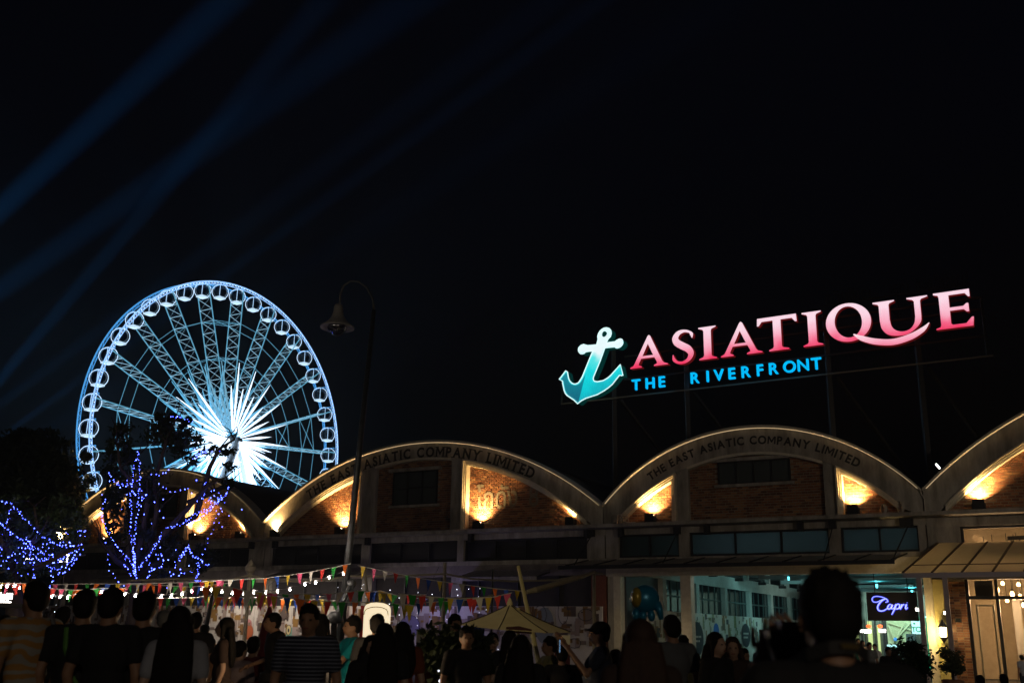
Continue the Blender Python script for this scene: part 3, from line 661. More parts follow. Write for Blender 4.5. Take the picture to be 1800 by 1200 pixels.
# ================= ROOFTOP SIGN =================
AS=R(-31.4); OS=O+N_*(-3); SE=Vector((math.cos(AS),math.sin(AS),0)); SN=Vector((math.sin(AS),-math.cos(AS),0))
def G(s,z,o=0): return OS+SE*s+SN*o+Vector((0,0,z))
sg=empty('rooftop_sign',G(6,8.0,-.6),'big glowing rooftop sign reading ASIATIQUE THE RIVERFRONT with a turquoise anchor','sign')
def gradmat(name,stops,z0,z1,st=1.0,xsplit=None):
    m=bpy.data.materials.new(name); m.use_nodes=True; n=m.node_tree.nodes; l=m.node_tree.links; b=n['Principled BSDF']
    ge=n.new('ShaderNodeNewGeometry'); sp=n.new('ShaderNodeSeparateXYZ'); l.new(ge.outputs['Position'],sp.inputs[0])
    mr=n.new('ShaderNodeMapRange'); mr.inputs['From Min'].default_value=z0; mr.inputs['From Max'].default_value=z1; l.new(sp.outputs['Z'],mr.inputs['Value'])
    nz=n.new('ShaderNodeTexNoise'); nz.inputs['Scale'].default_value=1.1; l.new(ge.outputs['Position'],nz.inputs['Vector']); ma=n.new('ShaderNodeMath'); ma.operation='MULTIPLY_ADD'; ma.inputs[1].default_value=.5; l.new(nz.outputs[0],ma.inputs[0])
    sb=n.new('ShaderNodeMath'); sb.operation='SUBTRACT'; sb.inputs[1].default_value=.25; l.new(mr.outputs[0],ma.inputs[2]); l.new(ma.outputs[0],sb.inputs[0])
    cr=n.new('ShaderNodeValToRGB'); e=cr.color_ramp.elements; e[0].position=stops[0][0]; e[0].color=(*stops[0][1],1); e[1].position=stops[-1][0]; e[1].color=(*stops[-1][1],1)
    for p,c in stops[1:-1]: x=e.new(p); x.color=(*c,1)
    l.new(sb.outputs[0],cr.inputs[0]); b.inputs['Base Color'].default_value=(.2,.2,.2,1)
    l.new(cr.outputs[0],b.inputs['Emission Color']); b.inputs['Emission Strength'].default_value=st
    return m
PINK=gradmat('pink_led_face',[(0,(.9,.035,.12)),(.18,(.93,.13,.25)),(.42,(.98,.42,.55)),(.8,(1,.72,.82))],13.62,15.35,1.0)
PINKS=emis('red_sign_side',(.25,.012,.014),.35)
def ellipse(cx,cy,rx,ry,n=36,rot=0,cw=False):
    o=[]
    for i in range(n):
        t=2*PI*i/n*(-1 if cw else 1); x,y=rx*math.cos(t),ry*math.sin(t); o.append((cx+x*math.cos(rot)-y*math.sin(rot),cy+x*math.sin(rot)+y*math.cos(rot)))
    return o
def ribbon(cl,wd,n=8):
    P=bez(cl,n); N=len(P); L=[];Rr=[]
    for i,p in enumerate(P):
        d=(P[min(i+1,N-1)]-P[max(i-1,0)]).normalized(); nn=Vector((-d.y,d.x,0)); t=i/(N-1)*(len(wd)-1); k=min(int(t),len(wd)-2); w=(wd[k]+(wd[k+1]-wd[k])*(t-k))/2
        L.append((p+nn*w)[:2]); Rr.append((p-nn*w)[:2])
    return L+Rr[::-1]
UO=bez([(.24,.7),(.30,.35),(.52,.08),(.9,-.03),(1.3,-.01),(1.65,.2),(1.86,.45),(1.9,.7)],5)
UI=bez([(1.66,.7),(1.6,.42),(1.42,.2),(1.15,.13),(.88,.2),(.7,.4),(.64,.7)],5)
U=[(0,1.55),(0,1.5),(.2,1.43),(.24,1.35)]+[tuple(p[:2]) for p in UO]+[(1.9,1.35),(1.95,1.43),(2.2,1.5),(2.2,1.55),(1.38,1.55),(1.38,1.5),(1.6,1.43),(1.66,1.35)]+[tuple(p[:2]) for p in UI]+[(.64,1.35),(.68,1.43),(.88,1.5),(.88,1.55)]
LA=[[(0,0),(0,.05),(.16,.12),(.24,.24),(.92,1.5),(.99,1.56),(1.06,1.5),(1.64,.22),(1.72,.12),(1.93,.05),(1.93,0),(1.22,0),(1.22,.05),(1.38,.12),(1.37,.2),(1.25,.43),(.57,.43),(.44,.18),(.45,.12),(.6,.05),(.6,0)],[(.64,.55),(.93,1.13),(1.19,.55)]]
LI=[[(0,0),(0,.05),(.2,.12),(.24,.2),(.24,1.35),(.2,1.43),(0,1.5),(0,1.55),(.84,1.55),(.84,1.5),(.64,1.43),(.6,1.35),(.6,.2),(.64,.12),(.85,.05),(.85,0)]]
LT=[[(.5,0),(.5,.05),(.68,.12),(.72,.2),(.72,1.40),(.22,1.40),(.08,1.22),(0,1.22),(.02,1.57),(1.78,1.57),(1.8,1.22),(1.72,1.22),(1.58,1.40),(1.08,1.40),(1.08,.2),(1.12,.12),(1.4,.05),(1.4,0)]]
LE=[[(0,0),(0,.05),(.17,.1),(.2,.2),(.2,1.35),(.17,1.45),(0,1.5),(0,1.57),(1.38,1.57),(1.38,1.25),(1.32,1.25),(1.2,1.41),(.58,1.41),(.58,.88),(1.1,.88),(1.22,.98),(1.3,.98),(1.3,.62),(1.22,.62),(1.1,.74),(.58,.74),(.58,.2),(.65,.14),(1.15,.14),(1.38,.38),(1.45,.38),(1.4,0)]]
LS=[ribbon([(1.0,1.12),(.98,1.30),(.88,1.42),(.62,1.50),(.33,1.43),(.17,1.2),(.25,.98),(.5,.8),(.78,.62),(.92,.38),(.8,.12),(.52,-.01),(.25,.03),(.08,.18),(.03,.42)],[.03,.16,.10,.13,.22,.30,.33,.34,.33,.28,.18,.13,.12,.15,.03])]
LQ=[ellipse(.94,.84,.95,.86,40,-.1),ellipse(.94,.86,.57,.70,32,.12,True)]
LQT=[ribbon([(1.12,.28),(1.45,.06),(2.0,-.16),(2.7,-.27),(3.4,-.14),(3.9,.1),(4.18,.36)],[.05,.22,.26,.27,.26,.20,.03])]
def sign_letter(x0,outl,zb=13.7,dep=.27,proud=0,name='letter',face=PINK,side=PINKS):
    if name=='letter_tail': pass
    vs,fc=curve_fill(outl,fill='FRONT'); m_=MB()
    for ol in outl:
        n=len(ol); pts=[G(x0+p[0],zb+p[1],-dep) for p in ol]; pt2=[G(x0+p[0],zb+p[1],-.002+proud) for p in ol]
        m_.add(pts+pt2,[(i,(i+1)%n,(i+1)%n+n,i+n) for i in range(n)])
    m_.add([G(x0+v[0],zb+v[1],-dep) for v in vs],fc)
    L_=m_.build(name,side,sg)
    m_=MB(); m_.add([G(x0+v[0],zb+v[1],.004+proud) for v in vs],fc); me=m_.build('letter_face',face,L_)
    return L_
for x,o in ((.02,LA),(2.18,LS),(3.5,LI),(4.54,LA),(6.28,LT),(8.31,LI),(9.34,LQ),(11.34,[U]),(13.77,LE)): sign_letter(x,o)
PINKT=gradmat('pink_led_tail',[(0,(.93,.12,.22)),(.4,(.97,.35,.48)),(1,(1,.72,.8))],13.2,13.9,1.0)
sign_letter(9.34,LQT,proud=.012,name='letter_tail',face=PINKT)
BLU=emis('blue_led_letter',(0,.48,.92),1.0)
x=.09; body='THE  RIVERFRONT'; xs_=[.28,.98,1.6]
pos=[('T',.28),('H',1.0),('E',1.60),('R',3.24),('I',3.85),('V',4.38),('E',5.0),('R',5.66),('F',6.30),('R',6.92),('O',7.62),('N',8.22),('T',8.79)]
for ch,xc in pos:
    q=MB(); h=.52
    for o in (0,-.1): glyph_into(q,ch,lambda a,b:G(xc+a,12.65+b,o),h,1.0,.016)
    q.build('small_letter',BLU,sg)
# anchor
AN=[(-1.2,15.92),(-1.06,15.86),(-.97,15.75),(-.95,15.6),(-1.0,15.45),(-1.12,15.35),(-1.22,15.16),(-.74,15.15),(-.68,15.2),(-.58,15.24),(-.48,15.26),(-.38,15.21),(-.34,15.11),(-.34,15.02),(-.38,14.95),(-.45,14.88),(-.55,14.83),(-.66,14.82),(-.72,14.85),(-.78,14.9),(-1.31,14.91),(-1.56,14.31),(-1.94,13.52),(-1.95,13.42),(-1.9,13.32),(-1.73,13.27),(-1.41,13.29),(-1.2,13.38),(-1.04,13.48),(-.49,13.98),(-.36,13.42),(-.44,13.42),(-.54,13.46),(-.93,13.05),(-1.15,12.9),(-1.37,12.78),(-1.74,12.63),(-2.36,12.51),(-2.6,12.42),(-2.81,12.29),(-3.02,12.5),(-3.4,12.77),(-3.5,12.9),(-3.56,13.05),(-3.64,13.4),(-3.65,13.52),(-3.84,13.62),(-3.46,14.03),(-3.37,13.95),(-3.31,13.64),(-3.24,13.48),(-3.14,13.37),(-3.04,13.31),(-2.93,13.29),(-2.8,13.32),(-2.72,13.38),(-2.56,13.59),(-1.97,14.83),(-2.30,14.85),(-2.38,14.84),(-2.45,14.78),(-2.56,14.77),(-2.65,14.80),(-2.75,14.93),(-2.76,15.03),(-2.72,15.13),(-2.6,15.22),(-2.47,15.24),(-2.36,15.2),(-2.26,15.15),(-1.76,15.13),(-1.67,15.4),(-1.69,15.55),(-1.65,15.68),(-1.55,15.81),(-1.45,15.88),(-1.34,15.92)]
AH=[(-1.34,15.77),(-1.26,15.74),(-1.2,15.67),(-1.2,15.6),(-1.24,15.54),(-1.3,15.49),(-1.37,15.48),(-1.44,15.52),(-1.46,15.59),(-1.45,15.67),(-1.42,15.73)]
ANM=gradmat('turquoise_led_face',[(0,(.0,.36,.44)),(.25,(0,.56,.64)),(.45,(0,.70,.74)),(.60,(.10,.80,.80)),(.74,(.85,.97,1)),(1,(.75,1,1))],12.2,15.9,1.0)
ANK=gradmat('teal_led_facet',[(0,(.0,.10,.16)),(.35,(0,.16,.24)),(1,(0,.3,.36))],12.2,14.2,1.0)
al=sign_letter(0,[AN,AH],zb=0,dep=.5,name='anchor',face=ANM,side=emis('teal_side',(.0,.05,.045),.5))
# darker facet left of the fold line
m_=MB(); m_.poly([G(a,b,.007) for a,b in [(-2.78,12.36),(-3.0,12.55),(-3.36,12.8),(-3.5,13.05),(-3.6,13.5),(-3.74,13.62),(-3.47,13.93),(-3.41,13.88),(-3.36,13.6),(-3.28,13.42),(-3.14,13.28),(-2.93,13.22),(-2.75,13.26),(-2.62,13.36),(-2.36,13.75)]],SN*.003)
m_.build('anchor_facet',ANK,al)
q=MB(); q.tube([G(a,b,.02) for a,b in AN+[AN[0],AN[1]]],.028,5,cap=False); q.build('anchor_outline',emis('white_outline',(.7,1,1),1.1),al)
# frame
q=MB(); FM=mat('sign_frame',(.03,.03,.028),.6)
for z,a,b in ((13.35,-4,15.5),(14.5,-.5,15.5),(15.0,6,15.5)): q.bar(G(a,z,-.55),G(b,z,-.55),.09)
q.bar(G(15.5,12.5,-.55),G(15.5,15.0,-.55),.09); q.bar(G(-4,12.5,-.55),G(-4,13.6,-.55),.09); q.build('frame_rail',FM,sg)
MB().bar(G(-3.95,12.47,-.42),G(15.72,12.47,-.42),.10,.07).build('frame_rail',mat('lit_rail',(.22,.2,.15),.6),sg)  # paler than the frame metal: light on this rail put into its colour
for s_,zb in ((-1.14,7.0),(2.6,8.5),(9.15,9.4),(12.88,7.2)):
    q=MB(); q.bar(G(s_,zb,-.62),G(s_,15.2,-.62),.2); q.build('post',FM,sg)
    q=MB(); q.bar(G(s_+.3,12.4,-.7),G(s_+2.4,8.2,-4.5),.12); q.build('brace',FM,sg)
# reversed Thai sign behind
rs=empty('rear_sign',G(11.5,15.4,-2),'dark unlit row of Thai letters seen from behind above the pink letters','sign')
for ch_i,wd in enumerate(['เอเชียทีค','เดอะ','ริเวอร์ฟร้อนท์']):
    q=MB(); 
    try:
        vs,fc=glyph(wd); k=.75; x0=min(v[0] for v in vs); x1=max(v[0] for v in vs); c0=[9.9,12.1,13.9][ch_i]; wd_=[2.0,.8,2.2][ch_i]; kk=wd_/(x1-x0)
        q.add([G(c0-(v[0]-(x0+x1)/2)*kk,16.15+v[1]*k,-2) for v in vs]+[],fc); q.build('word',mat('rear_letter',(.012,.012,.014),.7),rs)
    except Exception as ex: print('thai',ex)
q=MB(); q.bar(G(8.8,16.1,-2.05),G(15,16.1,-2.05),.06); 
for s_ in (9.2,12,14.8): q.bar(G(s_,15,-2.05),G(s_,16.1,-2.05),.06); q.bar(G(s_,15,-2.05),G(s_,15,-.6),.06)
q.build('support',FM,rs)
# tube lamp in the roof valley
a=at(1645,815,42.5); b=at(1652,823,42.5)
r=empty('tube_lamp',a,'small bright white tube lamp tilted in the roof valley right of the sign','lamp'); MB().tube([a,b],.03,6).build('lit_tube',emis('white_tube',(1,.98,.95),10),r); MB().tube([b,b+Vector((.15,0,.06)),Vector(F(13.2,7.3,-.3))],.02,5).build('arm',STEEL,r)
# ================= FERRIS WHEEL =================
aw=1.00877; EX=Vector((math.cos(aw),math.sin(aw),0)); NX=Vector((math.sin(aw),-math.cos(aw),0)); UZ=Vector((0,0,1))
cf=at(404.04,773.69,150); WC=cf-NX*1.3; RW=23.82
wh=empty('ferris_wheel',(WC.x,WC.y,0),'giant white ferris wheel lit icy blue with a bright star burst at its hub','ferris wheel')
def wp(r,a,k): return WC+EX*(r*math.cos(a))+UZ*(r*math.sin(a))+NX*k
LEDF=emis('white_led_rim',(.30,.56,1),1.35); GLOWB=emis('blue_rim_glow',(.06,.28,.62),1.3)  # blue emission stands in for light falling on the rear rim
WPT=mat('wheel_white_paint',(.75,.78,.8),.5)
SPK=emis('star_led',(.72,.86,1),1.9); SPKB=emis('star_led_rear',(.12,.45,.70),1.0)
GLOWT=emis('cyan_truss_glow',(.12,.38,.56),.95); GLOWW=emis('pale_truss_glow',(.36,.66,.86),.95); SPKD=emis('star_led_shaded',(.22,.50,.68),.8)  # truss emission stands in for floodlight on white spokes and braces
for k,m1,m2 in ((1.3,LEDF,GLOWB),(-1.3,GLOWB,GLOWB)):
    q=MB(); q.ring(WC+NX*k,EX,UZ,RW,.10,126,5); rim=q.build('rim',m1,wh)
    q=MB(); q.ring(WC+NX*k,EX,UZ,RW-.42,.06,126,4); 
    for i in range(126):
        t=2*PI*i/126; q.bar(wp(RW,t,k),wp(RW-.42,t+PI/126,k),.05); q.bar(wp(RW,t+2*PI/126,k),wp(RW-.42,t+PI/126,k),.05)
    q.build('rim_lattice',LEDF if k>0 else GLOWB,rim)
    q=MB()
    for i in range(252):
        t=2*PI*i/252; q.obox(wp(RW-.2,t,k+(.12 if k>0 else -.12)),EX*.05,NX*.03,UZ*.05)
    q.build('rim_bulbs',SPK if k>0 else GLOWB,rim,kind='stuff')
a0_=R(4.2); st=2*PI/21
for i in range(21):
    t=a0_+i*st
    q=MB()
    for k in (1.3,-1.3): q.tube([wp(1.6,t,k),wp(RW-.4,t,k)],.085,5)
    sp_=q.build('spoke',GLOWT,wh)
    q=MB(); n=12; r0_=2.2; dr=(RW-.6-r0_)/n
    for j in range(n):
        ra,rb=r0_+j*dr,r0_+(j+1)*dr
        q.bar(wp(ra,t,1.3),wp(rb,t,-1.3),.055); q.bar(wp(ra,t,-1.3),wp(rb,t,1.3),.014); q.bar(wp(rb,t,-1.3),wp(rb,t,1.3),.055)
    q.build('bracing',GLOWW,sp_)
    # stars
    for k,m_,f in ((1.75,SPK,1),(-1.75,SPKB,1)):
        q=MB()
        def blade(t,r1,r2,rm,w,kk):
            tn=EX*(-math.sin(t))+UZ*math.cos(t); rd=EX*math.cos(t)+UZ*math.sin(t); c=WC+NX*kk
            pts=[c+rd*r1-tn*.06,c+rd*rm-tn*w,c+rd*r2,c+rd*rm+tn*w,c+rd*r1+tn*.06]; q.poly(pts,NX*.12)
        blade(t,1.2,11.8,6.5,.17,k); m_=SPKD if (k>0 and 1.75<t%(2*PI)<2.35) else m_; q.build('star_spike',m_,sp_)  # upper-left spikes: shade on angled faces put into a dimmer emission
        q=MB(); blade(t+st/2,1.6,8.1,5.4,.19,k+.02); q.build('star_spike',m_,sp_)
for j,k_ in enumerate((.62,-.62)):
    pass
q=MB()
for i in range(42):
    t=a0_+(i+.5)*st/2
    if math.sin(t)<.05: blade(t,.8,6.6,3.6,.12,2.0)
q.build('lower_glow_blades',SPK,wh)  # added lower-half blades stand in for white glare of legs and ground lights
# tie-rod rings
for rr_ in (18.0,12.4):
    q=MB()
    for k in (1.3,-1.3):
        for i in range(21):
            q.bar(wp(rr_,a0_+i*st,k),wp(rr_,a0_+(i+1)*st,k),.05)
    if rr_:
        for i in (0,5,10,15):
            t=a0_+i*st; q.bar(wp(rr_,t,1.3),wp(rr_,t+st,-1.3),.06); q.bar(wp(rr_,t,-1.3),wp(rr_,t+st,1.3),.06)
    q.build('tie_ring',GLOWT,wh)
# hub
q=MB(); 
HB=mat('hub_steel',(.45,.5,.52),.5)
q=MB(); q.lathe(WC-NX*3.3,[(0,0),(.3,0),(.36,.2),(.36,1.2),(.7,1.3),(.7,5.3),(.36,5.4),(.36,6.4),(.3,6.6),(0,6.6)],20,NX); q.build('hub',HB,wh)
# added glowing core bars, stand in for the glare under the hub
q=MB()
for i in range(42):
    t=a0_+i*st/2
    if math.sin(t)<0: q.bar(wp(.8,t,-1.0),wp(5,t,-1.2),.07)
q.build('core_glow_bars',SPK,wh)
# legs
LG=mat('leg_white_paint',(.8,.82,.85),.5)
for sk in (1,-1):
    for se in (-1,1):
        top=WC+NX*(sk*3.0); foot=Vector((WC.x,WC.y,0))+NX*(sk*4.4)+EX*(se*11)
        q=MB(); q.tube([top,foot],[.6,.85],14); lg=q.build('support_leg',LG,wh,smooth=True)
        q=MB(); d=(foot-top)
        for j in range(26): 
            p=top+d*(j/26); p2=top+d*((j+1)/26); q.bar(p+NX*sk*.5+EX*.3,p2+NX*sk*.5-EX*.3,.05)
        q.build('ladder',WPT,lg)
        if sk>0:
            q=MB(); o_=NX*.72
            if se>0: q.obox((top+foot)/2+o_,NX*.05,EX*.62,(foot-top)/2*.97)
            else: q.obox((top+foot)/2+o_+EX*.3,NX*.05,EX*.07,(foot-top)/2*.97)
            q.build('leg_glow_panel',SPK,lg)  # added glowing face stands in for floodlight whitening the front leg
# floodlights: inward beams on legs/hub
def spot(name,p,aim,e,col,size,parent=None,blend=.6,rad=.3):
    ld=bpy.data.lights.new(name,'SPOT'); ld.energy=e; ld.color=col; ld.spot_size=R(size); ld.spot_blend=blend; ld.shadow_soft_size=rad
    lo=bpy.data.objects.new(name,ld); COL.objects.link(lo)
    d=Vector(aim)-Vector(p); lo.rotation_euler=d.to_track_quat('-Z','Y').to_euler()
    if parent: lo.parent=parent; lo.location=Vector(p)-wloc(parent)
    else: lo.location=p
    return lo
wb=Vector((WC.x,WC.y,0))
for i,(k,e) in enumerate(((21,-6),(21,12),(-9,0))):
    p=wb+NX*k+EX*e+UZ*.6; rr=empty('ground_floodlight',p,['ground floodlight at the wheel foot, left front','ground floodlight at the wheel foot, right front','ground floodlight behind the wheel'][i],'floodlight','floodlights at the foot of the wheel')
    MB().box(p,(.8,.5,.6)).build('housing',BLACK,rr)
    spot('flood_beam',p+UZ*.5,WC-UZ*12,(160000,160000,20000)[i],(.36,.66,1),46,rr)
# central ladder lattice under hub between legs (bright)
q=MB()
for j in range(9):
    z=1+j*3; w=11*(1-z/28.)
    for sk in(1,): q.bar(Vector((WC.x,WC.y,z))+NX*(3.4)*sk-EX*w,Vector((WC.x,WC.y,z))+NX*3.4*sk+EX*w,.12)
q.build('leg_tie',WPT,wh)
# gondolas
GR=emis('gondola_led_ring',(.55,.75,1),1.6); GFL=emis('gondola_lit_floor',(.6,.82,1),1.0); GG=mat('gondola_glass',(.012,.02,.035),.15); GP=emis('gondola_post',(.45,.7,1),1.2)
ga=(NX-EX).normalized(); gb=Vector((-ga.y,ga.x,0))
q=MB(); q.ring((0,0,0),gb,UZ,1.2,.045,28,5); gm_ring=q.mesh('ring_frame'); gm_ring.materials.append(GR)
q=MB(); fl_=.78
q.obox(Vector((0,0,-.98)),(ga+gb)*.44,(ga-gb)*.44,UZ*.12); gm_floor=q.mesh('floor'); gm_floor.materials.append(GFL)
q=MB(); q.bar(ga*1.12+UZ*-.86,ga*1.02+UZ*.95,.08); q.bar(ga*.5-gb*.0+UZ*1.05,-ga*.5+UZ*1.05,.07); gm_post=q.mesh('post'); gm_post.materials.append(GP)
q=MB(); q.ell((0,0,0),1.05,1.05,1.02,14,8); gm_cab=q.mesh('cabin_glass',smooth=True); gm_cab.materials.append(GG)
q=MB(); q.bar(NX*1.2+UZ*1.15,NX*-1.2+UZ*1.15,.09); q.bar(NX*1.2+UZ*.75,NX*1.2+UZ*1.15,.06); gm_h=q.mesh('hanger'); gm_h.materials.append(GLOWB)
for i in range(42):
    t=a0_+i*2*PI/42
    g_=bpy.data.objects.new('gondola',gm_cab); COL.objects.link(g_); g_.parent=wh; g_.location=wp(22.95,t,0)-UZ*.35-wloc(wh)
    for nm,me in (('ring_frame',gm_ring),('floor',gm_floor),('post',gm_post),('hanger',gm_h)):
        c_o=bpy.data.objects.new(nm,me); COL.objects.link(c_o); c_o.parent=g_
MB().box((WC.x,WC.y,.6),(16,10,1.2),aw).build('platform',CONC,wh)
# cyan strip fittings under the nearer hall beams
for i,(px,py,b) in enumerate(((1541,1026,6.6),(1603,1037,8.2),(1386,1013,5.5))):
    s_,z_=fs(px,py,-b); p=B(s_,z_,b); r=empty('beam_spotlight',p,['white spotlight washing the hall beam cyan, left of the script sign top','white spotlight washing the hall beam cyan by the grey awning post','small spotlight under the hall lintel near the photographer head'][i],'spotlight','beam spotlights in the hall')
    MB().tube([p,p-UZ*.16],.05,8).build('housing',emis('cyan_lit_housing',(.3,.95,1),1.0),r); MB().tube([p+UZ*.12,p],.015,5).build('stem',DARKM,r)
    q=MB(); q.bar(p+UZ*.12-E_*1.5,p+UZ*.12+E_*1.0,.06,.05); q.build('track',TR,r)
    ld=bpy.data.lights.new('beam_wash','POINT'); ld.energy=(14,14,3)[i]; ld.color=(.1,.85,.9); ld.shadow_soft_size=.04; lo=bpy.data.objects.new('beam_wash',ld); COL.objects.link(lo); lo.parent=r; lo.location=N_*.18+UZ*.02
# ================= STREET LAMP =================
YL=22.
pb=at(601,1090,YL); pt=at(657,545,YL); dirp=(pt-pb).normalized(); base=pb-dirp*(pb.z/dirp.z)
r=empty('street_lamp',base,'tall unlit street lamp with a curved neck and bell-shaped shade left of the picture centre','street lamp')
q=MB(); q.tube([base,base+dirp*1.2],[.12,.11],12); q.tube([base+dirp*1.1,pt],[.085,.05],12); q.tube([base+dirp*1.15,base+dirp*1.3],.12,12); q.build('pole',STEEL,r,smooth=True)
arc=[at(x,y,YL) for x,y in ((657,547),(655,525),(645,506),(630,495),(616,494),(604,502),(598,516),(597,533))]
MB().tube(arc,.025,8).build('neck',STEEL,r,smooth=True)
lc=at(593,575,YL); k=YL/1800
q=MB(); q.lathe(lc,[(.001,44*k),(7*k,43*k),(9*k,36*k),(9*k,30*k),(11*k,22*k),(17*k,12*k),(24*k,6*k),(31*k,1*k),(31*k,-2*k),(25*k,2*k),(15*k,5*k),(0,6*k)],24); q.build('lamp_shade',mat('lamp_shade_grey',(.34,.33,.30),.5,.1),r,smooth=True)
q=MB(); q.lathe(lc,[(18*k,1*k),(18*k,-2*k),(15*k,-8*k),(10*k,-13*k),(4*k,-15*k),(0,-15.5*k)],20); q.build('lens_bowl',glass('lamp_bowl_glass',(.55,.6,.7),.5,.12),r,smooth=True)
q=MB(); q.lathe(lc,[(16*k,3*k),(10*k,0),(4*k,-4*k),(0,-5*k)],12); q.build('reflector',mat('lamp_reflector',(.55,.42,.3),.25,.9),r)
# jointed metal arm with floodlight at the pole
j1=at(618,1025,YL-.4); j2=at(588,1088,YL-.9)
r2=empty('jointed_floodlight',j2,'unlit jointed floodlight arm strapped to the street lamp pole','floodlight')
q=MB(); q.tube([j1,j2],.055,8); q.tube([j1+Vector((.07,0,0)),j2+Vector((.09,0,0))],.02,6); q.build('arm',STEEL,r2); MB().ell(j1,.1,.1,.1).build('joint',STEEL,r2,smooth=True)
q=MB(); q.lathe(j2,[(0,.16),(.08,.15),(.16,.06),(.2,-.04),(.2,-.07),(.12,-.08),(0,-.08)],14); q.build('lamp_head',STEEL,r2,smooth=True)
MB().tube([j2-UZ*.06,Vector((j2.x,j2.y,0))],.06,8).build('stand',DARKM,r2)
# ================= TREES =================
BARK=mat('bark',(.07,.05,.035),.9,noise=.4)
def leaves(mb,px,py,rx,ry,Y,dY,n,size):
    c=at(px,py,Y); kx=Y/1800
    for _ in range(n):
        # clumpy: choose sub-clump
        pass
def clumps(mb,zones,size,Ydef):
    rnd=random.Random(5)
    for z in zones:
        px,py,rx,ry,n=z[:5]; Y=z[5] if len(z)>5 else Ydef; k=Y/1800; c=at(px,py,Y)
        nc=max(3,int(n/45)); cc=[]
        for _ in range(nc):
            a=rnd.random()*2*PI; rr=math.sqrt(rnd.random()); cc.append(c+Vector((math.cos(a)*rr*rx*k,rnd.uniform(-1,1)*rx*k*.8,math.sin(a)*rr*ry*k)))
        for _ in range(n):
            p=rnd.choice(cc)+Vector((rnd.gauss(0,1),rnd.gauss(0,1),rnd.gauss(0,.8)))*min(rx,ry)*k*.27
            a=Vector((rnd.gauss(0,1),rnd.gauss(0,1),rnd.gauss(0,1))).normalized(); b=a.orthogonal().normalized(); s_=size*rnd.uniform(.6,1.3)
            mb.add([p-a*s_,p+b*s_*.42,p+a*s_,p-b*s_*.42],[(0,1,2,3)])
def tree(name,basepx,Y,trunk,branches,zones,size,label,leafm):
    b0=at(basepx[0],basepx[1],Y); r=empty(name,(b0.x,b0.y,0),label,'tree')
    q=MB(); P=[Vector((b0.x,b0.y,0))]+[at(x,y,Y) for x,y in trunk]; n=len(P); q.tube(P,[.26-.16*i/(n-1) for i in range(n)],9); q.build('trunk',BARK,r,smooth=True)
    for br in branches:
        q=MB(); yy=Y+random.uniform(-1.2,1.2); pts=[at(x,y,Y+(yy-Y)*i/(len(br)-1)) for i,(x,y) in enumerate(br)]
        for i in range(1,len(pts)-1): pts[i]+=Vector((random.uniform(-.05,.05),random.uniform(-.1,.1),random.uniform(-.04,.04)))
        n=len(pts); q.tube(pts,[.085*(1-.85*i/(n-1))+.012 for i in range(n)],6)
        for _ in range(5):
            i=random.randrange(1,n); p=pts[i]; e2=p+Vector((random.uniform(-.6,.6),random.uniform(-.5,.5),random.uniform(.1,.8))); q.tube([p,(p+e2)/2+Vector((.05,0,.05)),e2],[.02,.014,.006],4)
        q.build('limb',BARK,r,smooth=True)
    q=MB(); clumps(q,zones,size,Y); q.build('crown',leafm,r,kind='stuff')
    return r
tree('courtyard_tree',(240,1120),26,[(241,1060),(240,1030),(238,1005)],
 [[(238,1005),(234,960),(230,900),(232,850),(242,800)],[(238,1005),(215,975),(190,930),(182,890),(192,835)],[(240,1005),(262,960),(272,900),(268,850),(290,780),(305,745)],[(240,1010),(285,940),(330,890),(365,850),(398,838)],
  [(285,938),(340,905),(360,860),(368,820),(385,790),(412,772)],[(238,1005),(250,950),(262,880),(215,820),(206,780)],[(240,1010),(280,985),(320,970),(350,985)],[(240,1008),(205,985),(175,950)],[(330,885),(380,862),(400,852)]],
 [(207,795,22,48,900),(205,850,25,30,420),(300,770,34,34,1000),(290,735,20,12,260),(345,742,28,10,150),(262,850,34,34,420),(228,900,40,45,330),(188,880,16,28,260),(285,930,35,30,260),(345,985,30,22,420),(285,985,35,28,380),(365,800,40,26,190),(400,840,18,22,200),(395,790,20,14,90),(195,925,16,30,200),(150,850,20,14,60),(152,795,12,12,120)],.075,
 'dark courtyard tree wrapped in blue fairy lights in front of the ferris wheel',LEAFD)
tree('small_tree',(30,1120),24,[(28,1060),(25,1020),(22,985)],
 [[(22,985),(10,930),(18,890),(25,880)],[(22,985),(50,950),(85,930),(140,935)],[(22,985),(0,950),(-20,900)],[(22,985),(60,1000),(95,985),(140,960)],[(22,990),(70,940),(60,890)]],
 [(20,910,38,32,500),(70,930,46,34,700),(120,905,32,24,420),(118,940,28,28,360),(30,980,45,36,650),(95,985,48,28,560),(60,1010,45,20,300),(10,880,24,16,160)],.06,'small leafy tree at the left edge netted in blue fairy lights',LEAF)
tree('large_tree',(60,1100),58,[(60,1060),(55,960),(50,880)],
 [[(50,900),(20,830),(0,800)],[(50,890),(60,800),(55,770)],[(50,880),(95,830),(110,800)],[(50,900),(120,880),(140,860)]],
 [(40,785,38,26,1500),(85,775,28,18,700),(60,830,62,45,3200),(10,820,40,50,1500),(110,850,30,48,1400),(70,890,70,30,1500),(5,880,50,40,900),(125,900,22,26,500)],.17,'big dark bushy tree at the far left behind the fairy lights',mat('leaf_far',(.05,.075,.035),.7,noise=.5,nscale=.6))
tree('far_tree',(300,1090),75,[(300,1000),(300,950)],[[(300,960),(280,920)],[(300,960),(330,925)]],[(300,930,40,18,300)],.2,'low dark tree far behind the left warehouse roof',LEAFD)
